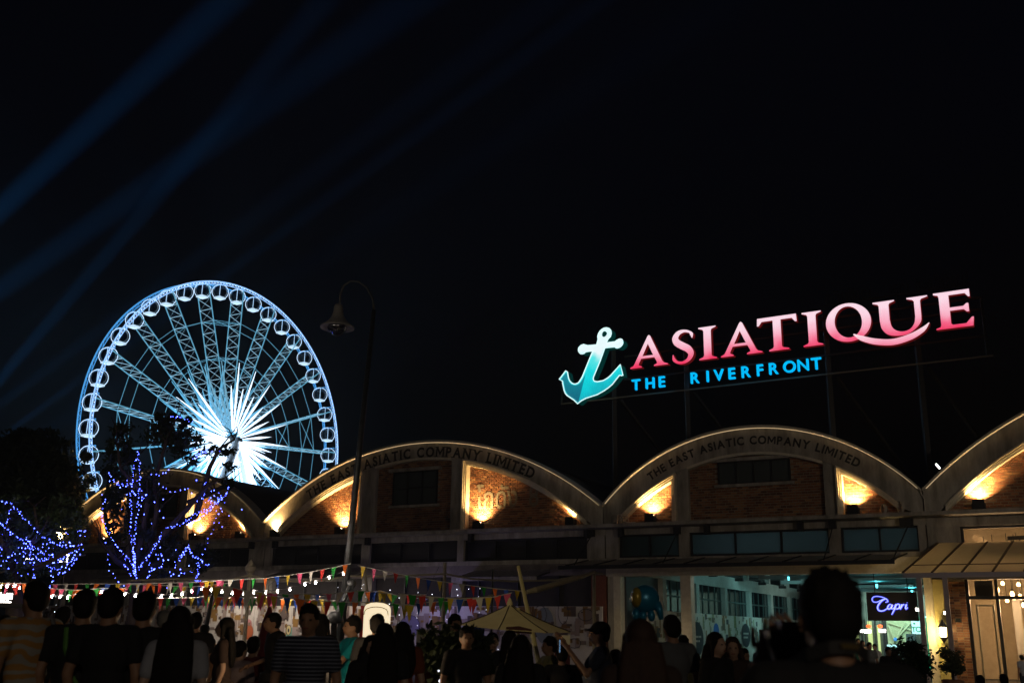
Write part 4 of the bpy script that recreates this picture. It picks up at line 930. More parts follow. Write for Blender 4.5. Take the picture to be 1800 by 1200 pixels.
# ================= BLUE FAIRY LIGHTS =================
BLUE=emis('blue_bulb',(.07,.10,1),22); WIRE=mat('dark_wire',(.01,.015,.02),.6)
def fairy(pts,Y,label,group,gap=4.2,mt=BLUE,rad=.0105,jit=2.2,dense=1,cat='string lights',wire=True):
    P=[]
    L=0; seg=[]
    for i in range(len(pts)-1):
        d=math.hypot(pts[i+1][0]-pts[i][0],pts[i+1][1]-pts[i][1]); seg.append(d); L+=d
    n=max(2,int(L/gap*dense)); r=None; out=[]
    for j in range(n):
        t=L*j/(n-1); i=0
        while i<len(seg)-1 and t>seg[i]: t-=seg[i]; i+=1
        u=min(t/seg[i],1) if seg[i] else 0; x=pts[i][0]+(pts[i+1][0]-pts[i][0])*u+random.uniform(-jit,jit); y=pts[i][1]+(pts[i+1][1]-pts[i][1])*u+random.uniform(-jit,jit)
        out.append(at(x,y,Y+random.uniform(-.12,.12)))
    r=empty('fairy_lights',out[0],label,cat,group)
    q=MB()
    for p in out: 
        s_=rad*random.uniform(.55,1.35); q.add([p+Vector(v)*s_ for v in ((1,0,0),(-1,0,0),(0,1,0),(0,-1,0),(0,0,1.2),(0,0,-1.2))],[(0,2,4),(2,1,4),(1,3,4),(3,0,4),(2,0,5),(1,2,5),(3,1,5),(0,3,5)])
    q.build('bulbs',mt,r,kind='stuff')
    if wire: MB().tube(out,.006,3,cap=False).build('wire',WIRE,r)
    return r
GB='blue fairy light strings on the trees'
FL=[([(191,831),(198,842),(205,850),(212,852),(222,854),(230,850)],'short curl of blue lights at the upper left of the courtyard tree',1.5),
([(242,795),(237,815),(233,840),(231,865),(229,885),(231,905),(228,925),(231,950),(236,975),(236,1005)],'long vertical blue light string, left of the close pair up the courtyard tree',1),
([(242,797),(246,820),(247,850),(243,880),(242,905),(238,930),(236,950),(235,975),(237,1010)],'long vertical blue light string, right of the close pair up the courtyard tree',1),
([(184,878),(180,890),(181,910),(184,922),(190,935),(200,950),(212,968),(224,977),(232,990),(238,1005)],'blue light string down the left outer limb of the courtyard tree',1),
([(222,977),(220,990),(225,1003),(232,1012)],'short blue string hugging the left of the courtyard trunk',1.2),
([(285,937),(280,945),(274,960),(265,973),(255,985),(243,1000)],'blue string slanting up right from the courtyard trunk',1.3),
([(294,928),(308,924),(325,918),(340,905),(360,897),(375,885),(390,875),(400,865)],'dense blue string rising across the lit brick of the far left gable',1.4),
([(330,922),(350,912),(370,896),(388,880),(396,870),(402,855)],'second dense blue string beside the rising one on the right limbs',1.6),
([(390,895),(381,912),(373,935),(367,945),(365,955),(358,968),(352,980),(347,990)],'sparse blue string hanging from the right limb tips',.5),
([(277,850),(282,852),(299,862),(310,865),(321,860),(331,856)],'sparse blue sag across the top of the far left gable',.6),
([(360,848),(361,858),(357,868),(356,877)],'tiny upright blue string over the arch of the far left gable',1.5),
([(268,834),(281,834),(288,830),(298,826)],'blue cluster on the middle limb near the arch crown',.9),
([(300,731),(312,732),(325,736),(336,740)],'faint blue string on the highest twigs against the wheel spokes',1.2),
([(340,806),(350,798),(358,794),(366,789)],'dense blue bunch of lights over the bright wheel star',2.4),
([(332,958),(325,970),(315,985),(320,972),(332,960),(338,975),(350,983),(365,993)],'blue lights outlining a small peak right of the trunk',1.6),
([(350,993),(347,1010),(345,1020),(356,1022)],'bright blue squiggle hanging at the right of the courtyard tree',2),
([(275,976),(285,978),(290,985),(285,995),(275,1000)],'small blue loop right of the courtyard trunk',1),
([(262,990),(266,1000),(262,1010),(258,1018)],'short blue string on the right flank of the courtyard trunk',1.4),
([(186,953),(188,965),(190,985),(192,998),(195,1005),(202,1014),(209,1023),(218,1030)],'lone hanging blue string left of the courtyard tree',.5),
([(300,1005),(312,1010),(320,1005),(335,1005),(345,1000)],'loose blue string low right of the courtyard tree',.7),
([(236,970),(237,985),(236,1000),(238,1014)],'bright knot of blue lights on the courtyard trunk',3)]
for p,l,dn in FL: fairy(p,25.4,l,GB,dense=dn)
cv=lambda L_:[(x/3.75,720+y/3.75) for x,y in L_]
FL2=[(cv([(0,735),(50,790),(120,850),(180,890),(200,940),(215,990),(225,1050),(225,1110)]),'blue string falling through the middle of the edge tree',1.2),
(cv([(20,610),(60,610),(100,650),(150,700),(190,750),(230,790),(290,840),(340,870),(400,890),(450,900),(500,900),(530,880)]),'long blue swag along the top of the edge tree',1.2),
(cv([(530,880),(520,920),(490,960),(460,1000),(430,1030),(380,1050),(340,1040),(310,1020),(260,985),(210,950)]),'deep blue swag round the right side of the edge tree',1.5),
(cv([(505,805),(540,797),(570,800),(552,825)]),'small blue-green cluster at the right tip of the edge tree',1.2),
(cv([(70,650),(50,740),(30,800),(10,880),(0,950)]),'blue string up the left of the edge tree',1.1),
(cv([(0,1030),(50,980),(90,940),(105,955)]),'blue string rising from the left picture edge',1),
(cv([(60,1050),(90,1010),(110,1000)]),'short blue string low on the edge tree',.6),
(cv([(340,1040),(345,1100),(335,1150),(330,1165)]),'blue string hanging straight down right of the edge tree',1.2),
(cv([(120,1080),(150,1083),(180,1075)]),'short level blue string low in the edge tree',.9),
(cv([(300,985),(340,1005),(400,990),(440,960),(490,930)]),'inner blue swag of the edge tree',1.4),
(cv([(380,1080),(440,1060),(480,1010),(520,960)]),'outer blue swag of the edge tree',1.1),
(cv([(230,900),(270,935),(330,965),(400,970),(440,985)]),'blue swag across the lamps behind the edge tree',1.3)]
for p,l,dn in FL2: fairy(p,23.6,l,GB,dense=dn)
# floodlights seen through the leaves
for px,py,lab in ((50,985,'bright white floodlight glaring through the edge tree leaves'),(115,981,'square white floodlight at the right of the edge tree')):
    p=at(px,py,30 if px<100 else 28.5); r=empty('floodlight',p,lab,'floodlight'); MB().box(p,(.26,.12,.24)).build('housing',BLACK,r); MB().box(p-Vector((0,.075,0)),(.22 if px>100 else .14,.02,.2 if px>100 else .12)).build('lens',emis('flood_white',(1,.9,.82),14),r)
    MB().tube([p,Vector((p.x,p.y,0))],.03,6).build('pole',DARKM,r)
# ================= BUNTING =================
FC={'y':(.62,.42,.02),'p':(.75,.10,.22),'w':(.62,.58,.5),'r':(.62,.03,.02),'g':(.01,.30,.03),'o':(.80,.16,.01),'b':(.01,.08,.45)}
FN={'y':'yellow','p':'pink','w':'white','r':'red','g':'green','o':'orange','b':'blue'}
def flagmat(c): return mat('pennant_'+FN[c],FC[c],.7)
def bunting(pts,Y,cols,label,w,h,sag=0,Y2=None,x_gap=None,rnd=.2):
    Y2=Y2 or Y; n=len(cols); r=empty('bunting',at(*pts[0],Y),label,'bunting','pennant strings over the crowd'); wl=wloc(r)
    L=[0]
    for i in range(len(pts)-1): L.append(L[-1]+math.hypot(pts[i+1][0]-pts[i][0],pts[i+1][1]-pts[i][1]))
    def P(t):
        d=t*L[-1]; i=0
        while i<len(pts)-2 and d>L[i+1]: i+=1
        u=(d-L[i])/(L[i+1]-L[i]); return at(pts[i][0]+(pts[i+1][0]-pts[i][0])*u,pts[i][1]+(pts[i+1][1]-pts[i][1])*u,Y+(Y2-Y)*t)
    MB().tube([P(i/40) for i in range(41)],.008,4).build('cord',WHITEP,r)
    for i,c in enumerate(cols):
        t=(i+.5)/n; p=P(t); d=(P(min(t+.01,1))-P(max(t-.01,0))).normalized()
        ww=w*random.uniform(.7,1.05)/2; hh=h*random.uniform(.85,1.1); tw=random.uniform(-.5,.5); dd=Vector((d.x*math.cos(tw),d.y+math.sin(tw),d.z)).normalized(); lean=random.gauss(0,rnd)*h*.35; nn=Vector((0,-.006,0))
        tip=p+Vector((lean,random.uniform(-.04,.04),-hh)); mid=(p+tip)/2+Vector((0,random.uniform(-.03,.03),0))
        q=MB(); a,b=p-dd*ww,p+dd*ww; ma,mb_=(a+tip)/2+nn*random.uniform(-4,4),(b+tip)/2+nn*random.uniform(-4,4)
        q.add([a,b,mb_,ma,tip],[(0,1,2,3),(3,2,4)]); q.build('pennant',flagmat(c),r)
z2=lambda L_:[(350+x/4.5,960+y/4.5) for x,y in L_]
z3=lambda L_:[(700+x/4.5,960+y/4.5) for x,y in L_]
z1=lambda L_:[(x/4.5,960+y/4.5) for x,y in L_]
k=21.4/1800
bunting(z2([(1200,135),(1060,165),(965,183),(875,203),(778,215),(690,230),(600,238),(515,253),(435,253),(352,258),(195,265),(20,275)]),21.6,'ogrwpybogrwpy','upper pennant string from the street lamp pole to the left',10*k,20*k)
bunting(z1([(1800,265),(1640,280),(1500,285),(1200,290),(900,295),(700,295),(400,300)]),22.2,'pyrgpwrowpybogrwp','upper pennant string over the heads at the left, beyond the courtyard tree',9*k,19*k,rnd=.5)
bunting(z2([(1255,150),(1345,168),(1443,188),(1548,210),(1648,230),(1740,248)])+z3([(165,250),(335,275),(503,300),(665,320),(815,338),(985,352)]),21.6,'ypwrgobypwrgoby','upper pennant string from the street lamp pole to the right',10*k,20*k)
bunting(z2([(10,330),(200,315),(420,360),(600,372)]),19.5,'oywrwyp','large near pennants just right of the courtyard trunk',17*k,24*k)
bunting(z2([(380,372),(700,378),(1000,375),(1300,350),(1500,372)]),20.5,'wypgoybpwrgby','second pennant string level with the festoon bulbs at centre',12*k,21*k,rnd=.4)
bunting(z2([(430,375),(700,405),(950,432),(1200,440),(1450,440),(1720,470)]),19.5,'pyboyrgoyogy','low pennant string across the lamp pole in front of the printed hoarding',13*k,25*k)
bunting(z3([(0,372),(240,395),(480,415),(760,398),(900,365)]),20,'wgrwgybrwyrp','low pennant string to the café umbrella top',13*k,25*k)
bunting(z3([(0,465),(250,440),(500,425),(660,410)]),20.3,'ybogyr','sparse lowest pennant string left of the café umbrella',13*k,25*k)
bunting(z2([(0,395),(150,400),(330,410),(600,395)]),21,'pywgpybogwryp','crowded pennant row behind the festoon bulbs left of centre',10*k,21*k,rnd=.6)
bunting(z1([(1180,410),(1500,405),(1800,400)]),21,'prgbpybpyb','low pennant row above the head of the black-shirted man nearest centre',12*k,18*k)
bunting(z1([(390,330),(600,345),(800,330),(1000,330)]),21.3,'rpgorgbyo','ragged pennants behind the heads at the left',12*k,20*k,rnd=.7)
bunting(z1([(0,285),(100,290),(210,290)]),21.3,'yprro','short pennants at the left edge under the blue-lit tree',12*k,22*k,rnd=.7)
# festoon bulbs
FB=emis('festoon_bulb',(1,.84,.72),280); q=MB(); q.ell((0,0,0),.0165,.0165,.02,10,6); fbm=q.mesh('bulb',smooth=True); fbm.materials.append(FB)
def festoon(pts,Y,label):
    r=empty('festoon_lights',at(*pts[0],Y),label,'festoon lights','white festoon bulb strings'); wl=wloc(r)
    P=[at(x,y,Y) for x,y in pts]; w_=[]
    for i in range(len(P)): 
        w_.append(P[i]+UZ*.05)
        if i<len(P)-1: w_.append((P[i]+P[i+1])/2+UZ*.03)
    MB().tube(w_,.008,4).build('cable',BLACK,r)
    for p in P:
        o=bpy.data.objects.new('bulb',fbm); COL.objects.link(o); o.parent=r; o.location=p-wl
festoon(z2([(20,335),(95,345),(180,360),(262,370),(352,373),(432,363),(527,368),(620,356),(718,341),(837,300),(921,287),(1028,248),(1141,217)]),21,'white round festoon bulbs curving up to the street lamp pole')
festoon(z1([(803,362),(987,378),(1070,390),(1275,397),(1357,392),(1440,377),(1517,355)]),21,'white round festoon bulbs behind the black-shirted heads at the left')
festoon(z1([(410,397),(474,400),(535,402),(600,392)]),20.6,'four white festoon bulbs between the striped man and the first black-shirted man')
festoon(z1([(0,320),(55,315),(113,312),(155,328)]),20.6,'four white festoon bulbs at the left edge under the blue-lit tree')
# white sparkle curtains
WB2=emis('white_fairy_bulb',(.85,.88,1),3.5)
for px,y0,y1,l in ((641,1027,1048,'upper'),(646,1060,1110,'beside the red cloth'),(684,1038,1062,'first'),(700,1052,1095,'second'),(733,1040,1110,'third'),(759,1045,1100,'fourth'),(786,1070,1105,'fifth'),(804,1035,1045,'short one'),(823,1034,1050,'above the umbrella'),(842,1033,1075,'long one'),(852,1035,1072,'right long one'),(840,1107,1150,'on the blue drape'),(850,1110,1140,'left of the tank-top woman'),(873,1118,1140,'right of the tank-top woman'),(594,1030,1052,'left of the lamp pole'),(636,1026,1034,'tiny one by the pole'),(97,1050,1100,'hanging behind the striped man')):
    fairy([(px,y0),(px+1,y1)],24.3 if px<830 or y0<1100 else 20,'white fairy light strand, '+l,'white fairy light curtain strands',gap=10,mt=WB2,rad=.009,jit=1.8,wire=False)
fairy([(770,1178),(774,1190),(775,1192),(772,1195)],11.4,'cluster of white sparks on the dark bushy plant','white fairy light curtain strands',gap=5,mt=WB2,rad=.012,wire=False)
# ================= POLES & ROPES =================
BAM=mat('pale_pole',(.32,.28,.2),.7,noise=.3)
def pole(px,y0,Y,label,w=.05,finial=False,tilt=0,m=BAM):
    a=at(px,y0,Y); b=Vector((a.x+tilt,a.y,0)); r=empty('wooden_pole',b,label,'pole','poles carrying the ropes'); MB().tube([b,a],[w,w*.8],8).build('shaft',m,r)
    if finial: q=MB(); q.lathe(a,[(.0,-.02),(.11,.12),(.12,.2),(0,.38)],8); q.build('finial',m,r)
    return a
tops=[pole(439,1012,23.5,'wooden pole with pointed finial left of the street lamp',finial=True),pole(782,988,23.5,'pale pole half way between street lamp and umbrella'),pole(1044,1004,23.5,'pale pole at the brick pier right of the umbrella'),pole(866,1000,24.5,'thin dark pole left of the café umbrella',m=DARKM,w=.03)]
tops2=[pole(375,1040,20.5,'dark leaning pole in front of the printed hoarding, left',m=DARKM,tilt=-.25),pole(640,996,22.8,'slanting pale pole right of the street lamp',w=.04,tilt=.5)]
def rope(pts,Y,label,w=.022,m=BAM):
    P=[at(x,y,Y) for x,y in pts]; r=MB().tube([v for v in P],w,5).build('rope',m,label=label,cat='rope',group='ropes and rails strung between the poles')
rope([(225,1020),(300,1017),(360,1018),(400,1020),(439,1010)],23.4,'thick pale rope sagging from the courtyard tree to the finial pole')
rope([(439,1010),(470,1018),(520,1021),(570,1019),(612,1012),(700,1012),(782,1008)],23.4,'thick pale rope from the finial pole past the street lamp')
rope([(782,1008),(830,1017),(900,1021),(980,1019),(1044,1006),(1060,1008)],23.4,'thick pale rope from the pale pole to the brick pier')
rope([(690,1046),(740,1050),(790,1051),(850,1050),(866,1045)],23.0,'low pale rail left of the café umbrella')
rope([(0,1006),(60,985),(100,980),(150,975)],26,'thin rope through the edge tree')
# bamboo mast & arm by umbrella
a=at(911,995,20.6); b=at(948,1170,19.6); r=empty('umbrella_mast',(b.x,b.y,0),'leaning pale mast with a sloping arm behind the café umbrella','mast'); b2=b+(b-a)*(b.z/(a.z-b.z))
q=MB(); q.tube([a,b2],[.035,.06],8); q.build('mast_pole',mat('yellow_pole',(.5,.43,.2),.6),r)
q=MB(); q.tube([at(926,1040,20.3),at(940,1037,20.4),at(1026,1012,22.6),at(1046,1004,23.3)],[.04,.06,.045,.03],8); q.build('arm',BAM,r)
# café umbrella
Yc=18.; ap=at(896,1062,Yc); r=empty('cafe_umbrella',(ap.x+.15,ap.y,0),'large beige café umbrella with a dark printed patch on its valance','umbrella')
FAB=mat('beige_canvas',(.66,.57,.33),.8,noise=.15)
rim=[at(807,1098,Yc-.1),at(876,1106,Yc-.95),at(962,1112,Yc-.8),at(1003,1111,Yc+.1),at(960,1098,Yc+.9),at(860,1092,Yc+.9)]
for i in range(6):
    a,b=rim[i],rim[(i+1)%6]; q=MB(); vs=[ap]; N=6; rows=[]
    q=MB(); g_=[]
    for u in range(N+1):
        t=u/N
        for v in range(5):
            w_=v/4; p=ap.lerp(a.lerp(b,w_),t); p-=UZ*(.025*math.sin(PI*t)*(1-.4*math.sin(PI*w_))); g_.append(p)
    q.add(g_,[(u*5+v,u*5+v+1,(u+1)*5+v+1,(u+1)*5+v) for u in range(N) for v in range(4)]); q.build('canopy_panel',FAB,r)
    MB().tube([ap.lerp(a,t/8)-UZ*(.025*math.sin(PI*t/8)-.008) for t in range(9)],.009,4).build('seam_rib',mat('seam_dark',(.03,.02,.01),.7),r)
a,b=rim[1],rim[2]; q=MB(); pa=ap.lerp(a.lerp(b,.15),.93); pb_=ap.lerp(a.lerp(b,.72),.93); pn=Vector((0,-.03,-.015)); h_=Vector((0,-.01,.045))
q.add([pa+pn-h_,pb_+pn-h_,pb_+pn+h_*.6,(pa+pb_)/2+pn+h_*1.4,pa+pn+h_*.8],[(0,1,2,3,4)]); q.build('printed_patch',mat('dark_red_print',(.05,.012,.01),.7),r)
MB().tube([(r.location.x,r.location.y,0),ap+Vector((.15,0,-.05))],.03,8).build('pole',mat('yellow_pole',(.5,.43,.2)),r)
MB().lathe(ap,[(.05,-.03),(.05,.03),(.02,.1),(0,.12)],8).build('finial',FAB,r)
# red banners
def banner(px0,px1,ytop,Y,label,low):
    a=at(px0,ytop,Y); b=at(px1,ytop+3,Y); c=(a+b)/2; hw=(b.x-a.x)/2; r=empty('roll_up_banner',(c.x,c.y,0),label,'banner','red roll-up café banners')
    RD=mat('dark_red_print_panel',(.16,.012,.015),.55); WH=mat('cream_print',(.55,.5,.38),.6)
    MB().box((c.x,c.y,(c.z+.1)/2-.1),(2*hw,.02,c.z-.1)).build('panel',RD,r)
    MB().box((c.x,c.y-.013,c.z-.13),(2*hw,.004,.16)).build('header',WH,r)
    q=MB(); q.poly([(c.x-.07,c.y-.018,c.z-.21),(c.x+.07,c.y-.018,c.z-.21),(c.x+.055,c.y-.018,c.z-.16),(c.x,c.y-.018,c.z-.13),(c.x-.055,c.y-.018,c.z-.16)],(0,-.003,0)); q.build('printed_crest',RD,r)
    x=c.x-hw+.03; body='Black Canyon'; tot=sum(gw(ch,.06)+.01 for ch in body); ks=(2*hw-.06)/tot; q=MB()
    for ch in body:
        w_=gw(ch,.06)*ks if ch!=' ' else .02; 
        if ch!=' ': glyph_into(q,ch,lambda u,v:Vector((x+w_/2+u,c.y-.013,c.z-.30+v)),.06,ks)
        x+=w_+.01*ks
    q.build('printed_name',mat('pale_lettering',(.3,.2,.16),.7),r)
    if low:
        x=c.x-hw+.08; q=MB()
        for ch in 'Jo': w_=gw(ch,.13); glyph_into(q,ch,lambda u,v:Vector((x+w_/2+u,c.y-.013,max(.3,c.z-1.0)+v)),.13); x+=w_+.03
        q.build('printed_words',mat('pale_lettering'  ,(.3,.2,.16)),r)
    MB().box((c.x,c.y,.05),(2*hw+.1,.25,.1)).build('foot',BLACK,r)
banner(733,771,1097,13.5,'dark red roll-up café banner left of the umbrella, reading Jo low down',True)
banner(975,1002,1109,19,'dark red roll-up café banner under the right edge of the umbrella',False)
# white glowing round-topped sign
c=at(663,1060,17); r=empty('light_box',(c.x,c.y,0),'glowing white round-topped light box behind the crowd','light box')
hw=21*17/1800; prof=[(-hw,-1.2),(-hw,-.11),(-hw*.95,-.055),(-hw*.82,-.02),(-hw*.45,.008),(0,.015),(hw*.45,.008),(hw*.82,-.02),(hw*.95,-.055),(hw,-.11),(hw,-1.2)]
MB().poly([(c.x+x,c.y-.06,c.z+z) for x,z in prof],(0,.3,0)).build('glowing_cover',emis('warm_white_cover',(1,.82,.55),.95),r)
MB().tube([(c.x+x*.97,c.y-.07,c.z+z-.07) for x,z in prof[1:-1]],.006,4).build('seam',mat('seam_tan',(.3,.22,.1),.7),r)
MB().box((c.x,c.y+.09,(c.z-1.2)/2),(2*hw,.3,max(c.z-1.2,.1))).build('stand',BLACK,r)
# ================= PRINTED HOARDING =================
HB_=mat('hoarding_white',(.62,.58,.54),.75,noise=.12)
def isl(name,cols,rough=.8):
    m=mat(name,(.2,.15,.1),rough); n=m.node_tree.nodes; l=m.node_tree.links; ge=n.new('ShaderNodeNewGeometry'); cr=n.new('ShaderNodeValToRGB'); cr.color_ramp.interpolation='CONSTANT'; e=cr.color_ramp.elements
    e[0].position=0; e[0].color=(*cols[0],1); e[1].position=1/len(cols); e[1].color=(*cols[1],1)
    for i,c in enumerate(cols[2:]): x=e.new((i+2)/len(cols)); x.color=(*c,1)
    l.new(ge.outputs['Random Per Island'],cr.inputs[0]); l.new(cr.outputs[0],n['Principled BSDF'].inputs['Base Color']); return m
PR=isl('printed_blocks',[(.20,.15,.13),(.30,.23,.20),(.26,.14,.03),(.10,.07,.06),(.34,.27,.25),(.19,.10,.03)])
PR2=isl('printed_blocks_cool',[(.16,.13,.10),(.28,.18,.10),(.22,.24,.12),(.08,.09,.10),(.30,.26,.24)])
LINE=mat('printed_black_line',(.015,.015,.02),.7)
hr=empty('printed_hoarding',F(-18,0,.9),'long white hoarding printed with brown blocks and doodles in front of the warehouses','hoarding')
rnd=random.Random(11)
def hpanel(s0,s1,root,fn,mt,top=2.62,n=16):
    q=MB(); q.add([fn(s0+.01,0,0),fn(s1-.01,0,0),fn(s1-.01,top,0),fn(s0+.01,top,0),fn(s0+.01,0,-.05),fn(s1-.01,0,-.05),fn(s1-.01,top,-.05),fn(s0+.01,top,-.05)],[(0,1,2,3),(7,6,5,4),(0,4,5,1),(2,6,7,3),(1,5,6,2),(0,3,7,4)])
    p=q.build('hoarding_panel',HB_,root); q=MB()
    for _ in range(n):
        w=rnd.choice((.12,.16,.22,.3,.4)); h=rnd.choice((.14,.25,.4,.6,.16)); x=rnd.uniform(s0+.05,s1-.05-w); z=rnd.uniform(.9,top-.02-h) if rnd.random()<.85 else top-h-.01
        o=.003+.0015*_; 
        q.add([fn(x,z,o),fn(x+w,z,o),fn(x+w,z+h,o),fn(x,z+h,o)],[(0,1,2,3)])
        if rnd.random()<.4: q.add([fn(x+w*.6,z+h*.5,o+.0007),fn(x+w*1.2 if x+w*1.2<s1 else x+w,z+h*.5,o+.0007),fn(min(x+w*1.2,s1),z+h*.5+.1,o+.0007),fn(x+w*.6,z+h*.5+.1,o+.0007)],[(0,1,2,3)])
    q.build('printed_blocks',mt,p,kind='stuff'); return p
fh=lambda s,z,o:F(s,z,.9+o)
s=-38.0
while s<-.1:
    hpanel(s,min(s+2.4,.2),hr,fh,PR,n=36); s+=2.4
# doodles
def circ(s_,z_,rx,rz,fn,m,par,name='printed_doodle',fill=False,w=.02,o=.04,n=24):
    q=MB()
    if fill: q.add([fn(s_+rx*math.cos(2*PI*i/n),z_+rz*math.sin(2*PI*i/n),o) for i in range(n)],[tuple(range(n))])
    else:
        vs=[];fc=[]
        for i in range(n):
            c1,s1=math.cos(2*PI*i/n),math.sin(2*PI*i/n); vs+=[fn(s_+rx*c1,z_+rz*s1,o),fn(s_+(rx-w)*c1,z_+(rz-w)*s1,o)]
        for i in range(n): j=(i+1)%n; fc.append((2*i,2*j,2*j+1,2*i+1))
        q.add(vs,fc)
    return q.build(name,m,par)
def hp(px,py): return fs(px,py,.94)
s_,z_=hp(436,1108); circ(s_,z_-.05,.34,.36,fh,mat('print_orange',(.42,.10,.03),.7),hr,fill=True,o=.04); circ(s_,z_+.28,.2,.28,fh,mat('print_pink',(.5,.2,.2),.7),hr,fill=True,o=.037)
s_,z_=hp(507,1112); circ(s_+.1,z_-.35,.26,.65,fh,mat('print_teal',(.16,.36,.30),.7),hr,fill=True,o=.04); circ(s_,z_+.15,.16,.24,fh,mat('print_cream',(.6,.5,.25),.7),hr,fill=True,o=.044); circ(s_,z_+.15,.17,.25,fh,LINE,hr,o=.046,w=.03); circ(s_,z_+.13,.05,.09,fh,LINE,hr,fill=True,o=.05)
s_,z_=hp(418,1122); circ(s_,z_,.38,.42,fh,LINE,hr); circ(s_,z_,.3,.42,fh,LINE,hr,o=.043); circ(s_+.05,z_,.12,.42,fh,LINE,hr,o=.045)
s_,z_=hp(458,1112); circ(s_,z_,.16,.2,fh,LINE,hr)
s_,z_=hp(720,1100); circ(s_,z_,.55,.5,fh,mat('print_violet',(.20,.18,.36),.7),hr,fill=True,o=.037); circ(s_,z_,.55,.5,fh,LINE,hr,o=.041)
q=MB()
for i in range(4): q.add([fh(s_-.12+i*.07,z_-.06,.045),fh(s_-.08+i*.07,z_-.06,.045),fh(s_-.08+i*.07,z_+.05,.045),fh(s_-.12+i*.07,z_+.05,.045)],[(0,1,2,3)])
q.build('printed_lettering',LINE,hr)
for px,py,a,b in ((361,1085,.2,.3),(358,1092,.12,.3),(600,1128,.25,.2),(597,1135,.3,.15),(1030,1080,.35,.25),(1010,1130,.3,.2),(950,1080,.3,.4),(990,1075,.25,.5),(362,1078,.05,.06)):
    s_,z_=hp(px,py); circ(s_,z_,a,b,fh,LINE,hr,w=.025,o=.04+.0001*px/10)
s_,z_=hp(957,1090); circ(s_,z_-.2,.45,.75,fh,mat('print_grey',(.22,.25,.27),.7),hr,fill=True,o=.036)
# hall side hoarding (runs back inside the hall)
hr2=empty('printed_hoarding',B(1.4,0,10),'white hoarding with brown blocks and dark speech bubbles running back inside the cyan hall','hoarding')
fh2=lambda t,z,o:B(1.35+o,z,t)
t=1.2
while t<40: hpanel(t,t+2.4,hr2,fh2,PR2,top=2.55,n=18); t+=2.4
def hp2(px,py):
    d=ray(px,py); o=B(1.4,0,0)-Vector((0,0,EYE)); tt=o.dot(E_)/d.dot(E_); p=d*tt; q_=p-o; return -q_.dot(N_),p.z+EYE
NAVY=mat('print_navy',(.02,.035,.05),.7)
for px,py,ph,asp,m_,fill in ((1227,1122,48,.9,NAVY,True),(1312,1116,34,.9,NAVY,True),(1245,1102,27,.9,LINE,False),(1260,1108,22,1.2,mat('print_blue',(.03,.14,.45),.7),True),(1367,1101,12,1.0,NAVY,True)):
    t_,z_=hp2(px,py); t2,_=hp2(px+ph*.22,py); rr=abs(t2-t_); rz_=ph*(52/1800)*(1+t_/60)*.5
    circ(t_,z_,rr,rz_,fh2,m_,hr2,fill=fill,o=.03)
    if fill and m_==NAVY and ph>30:
        q=MB()
        for row in (0,1):
            for k_ in range(5-row): x=t_-rr*.55+k_*rr*.24; zz=z_+.05-row*.2; q.add([fh2(x,zz,.035),fh2(x+rr*.16,zz,.035),fh2(x+rr*.16,zz+.09,.035),fh2(x,zz+.09,.035)],[(0,1,2,3)])
        q.build('printed_lettering',HB_,hr2,kind='stuff')
# ================= STALLS =================
r=empty('food_stall',at(15,1100,19)*1,'small food stall with a glowing sign at the left edge','stall'); r.location.z=0
c=at(18,1047,19)
MB().box((c.x,c.y,c.z-.17),(1.2,.5,.06)).build('stall_roof',DARKM,r)
q=MB(); 
for dx in (-.55,.45): q.box((c.x+dx,c.y,(c.z-.2)/2),(.05,.05,c.z-.2))
q.build('post',DARKM,r)
rn=random.Random(3); q=MB(); x=c.x-.28
for i in range(7): w_=rn.uniform(.03,.07); q.box((x,c.y-.2,c.z-.03+rn.uniform(-.03,.04)),(w_,.03,rn.uniform(.05,.13))); x+=w_+.02
q.box((c.x-.08,c.y-.2,c.z-.11),(.4,.03,.02)); q.build('glowing_letters',emis('stall_neon',(1,.9,.8),7),r)
MB().box((c.x+.02,c.y-.1,c.z-.5),(.35,.05,.3)).build('menu_board',mat('menu_yellow',(.35,.28,.06),.7),r)
MB().box((c.x,c.y,.5),(1.1,.6,1.0)).build('counter',mat('dark_wood',(.06,.04,.03),.7),r)
# hidden-by-crowd stall with warm lamp lighting the man in the turquoise polo
p=at(578,1150,11.3); r=empty('market_stall',(p.x,p.y,0),'low lit market stall between the striped man and the man in the turquoise polo','stall')
MB().box((p.x-.1,p.y,.3),(.9,.6,.6)).build('counter',mat('dark_wood',(.06,.04,.03)),r); MB().tube([(p.x,p.y,.6),(p.x,p.y,p.z-.08)],.015,6).build('lamp_stem',DARKM,r); MB().ell(p,.05,.05,.05).build('lamp_bulb',emis('warm_stall_bulb',(1,.75,.45),9),r)
ld=bpy.data.lights.new('stall_lamp','POINT'); ld.energy=30; ld.color=(1,.70,.40); ld.shadow_soft_size=.06; lo=bpy.data.objects.new('stall_lamp',ld); COL.objects.link(lo); lo.parent=r; lo.location=(p.x-r.location.x,p.y-r.location.y-.1,p.z)
# small glints on low tables
for px,py,Y,l in ((506,1164,16,'tiny lit candle in the seated girl hands'),(490,1190,15,'small lit tea light left of the striped man')):
    p=at(px,py,Y); r=empty('tea_light',p,l,'tea light'); MB().lathe(p,[(0,-.03),(.03,-.03),(.03,.01),(0,.01)],8).build('cup',WHITEP,r); MB().ell(p+UZ*.03,.014,.014,.025,8,5).build('flame',emis('flame',(1,.8,.6),14),r)
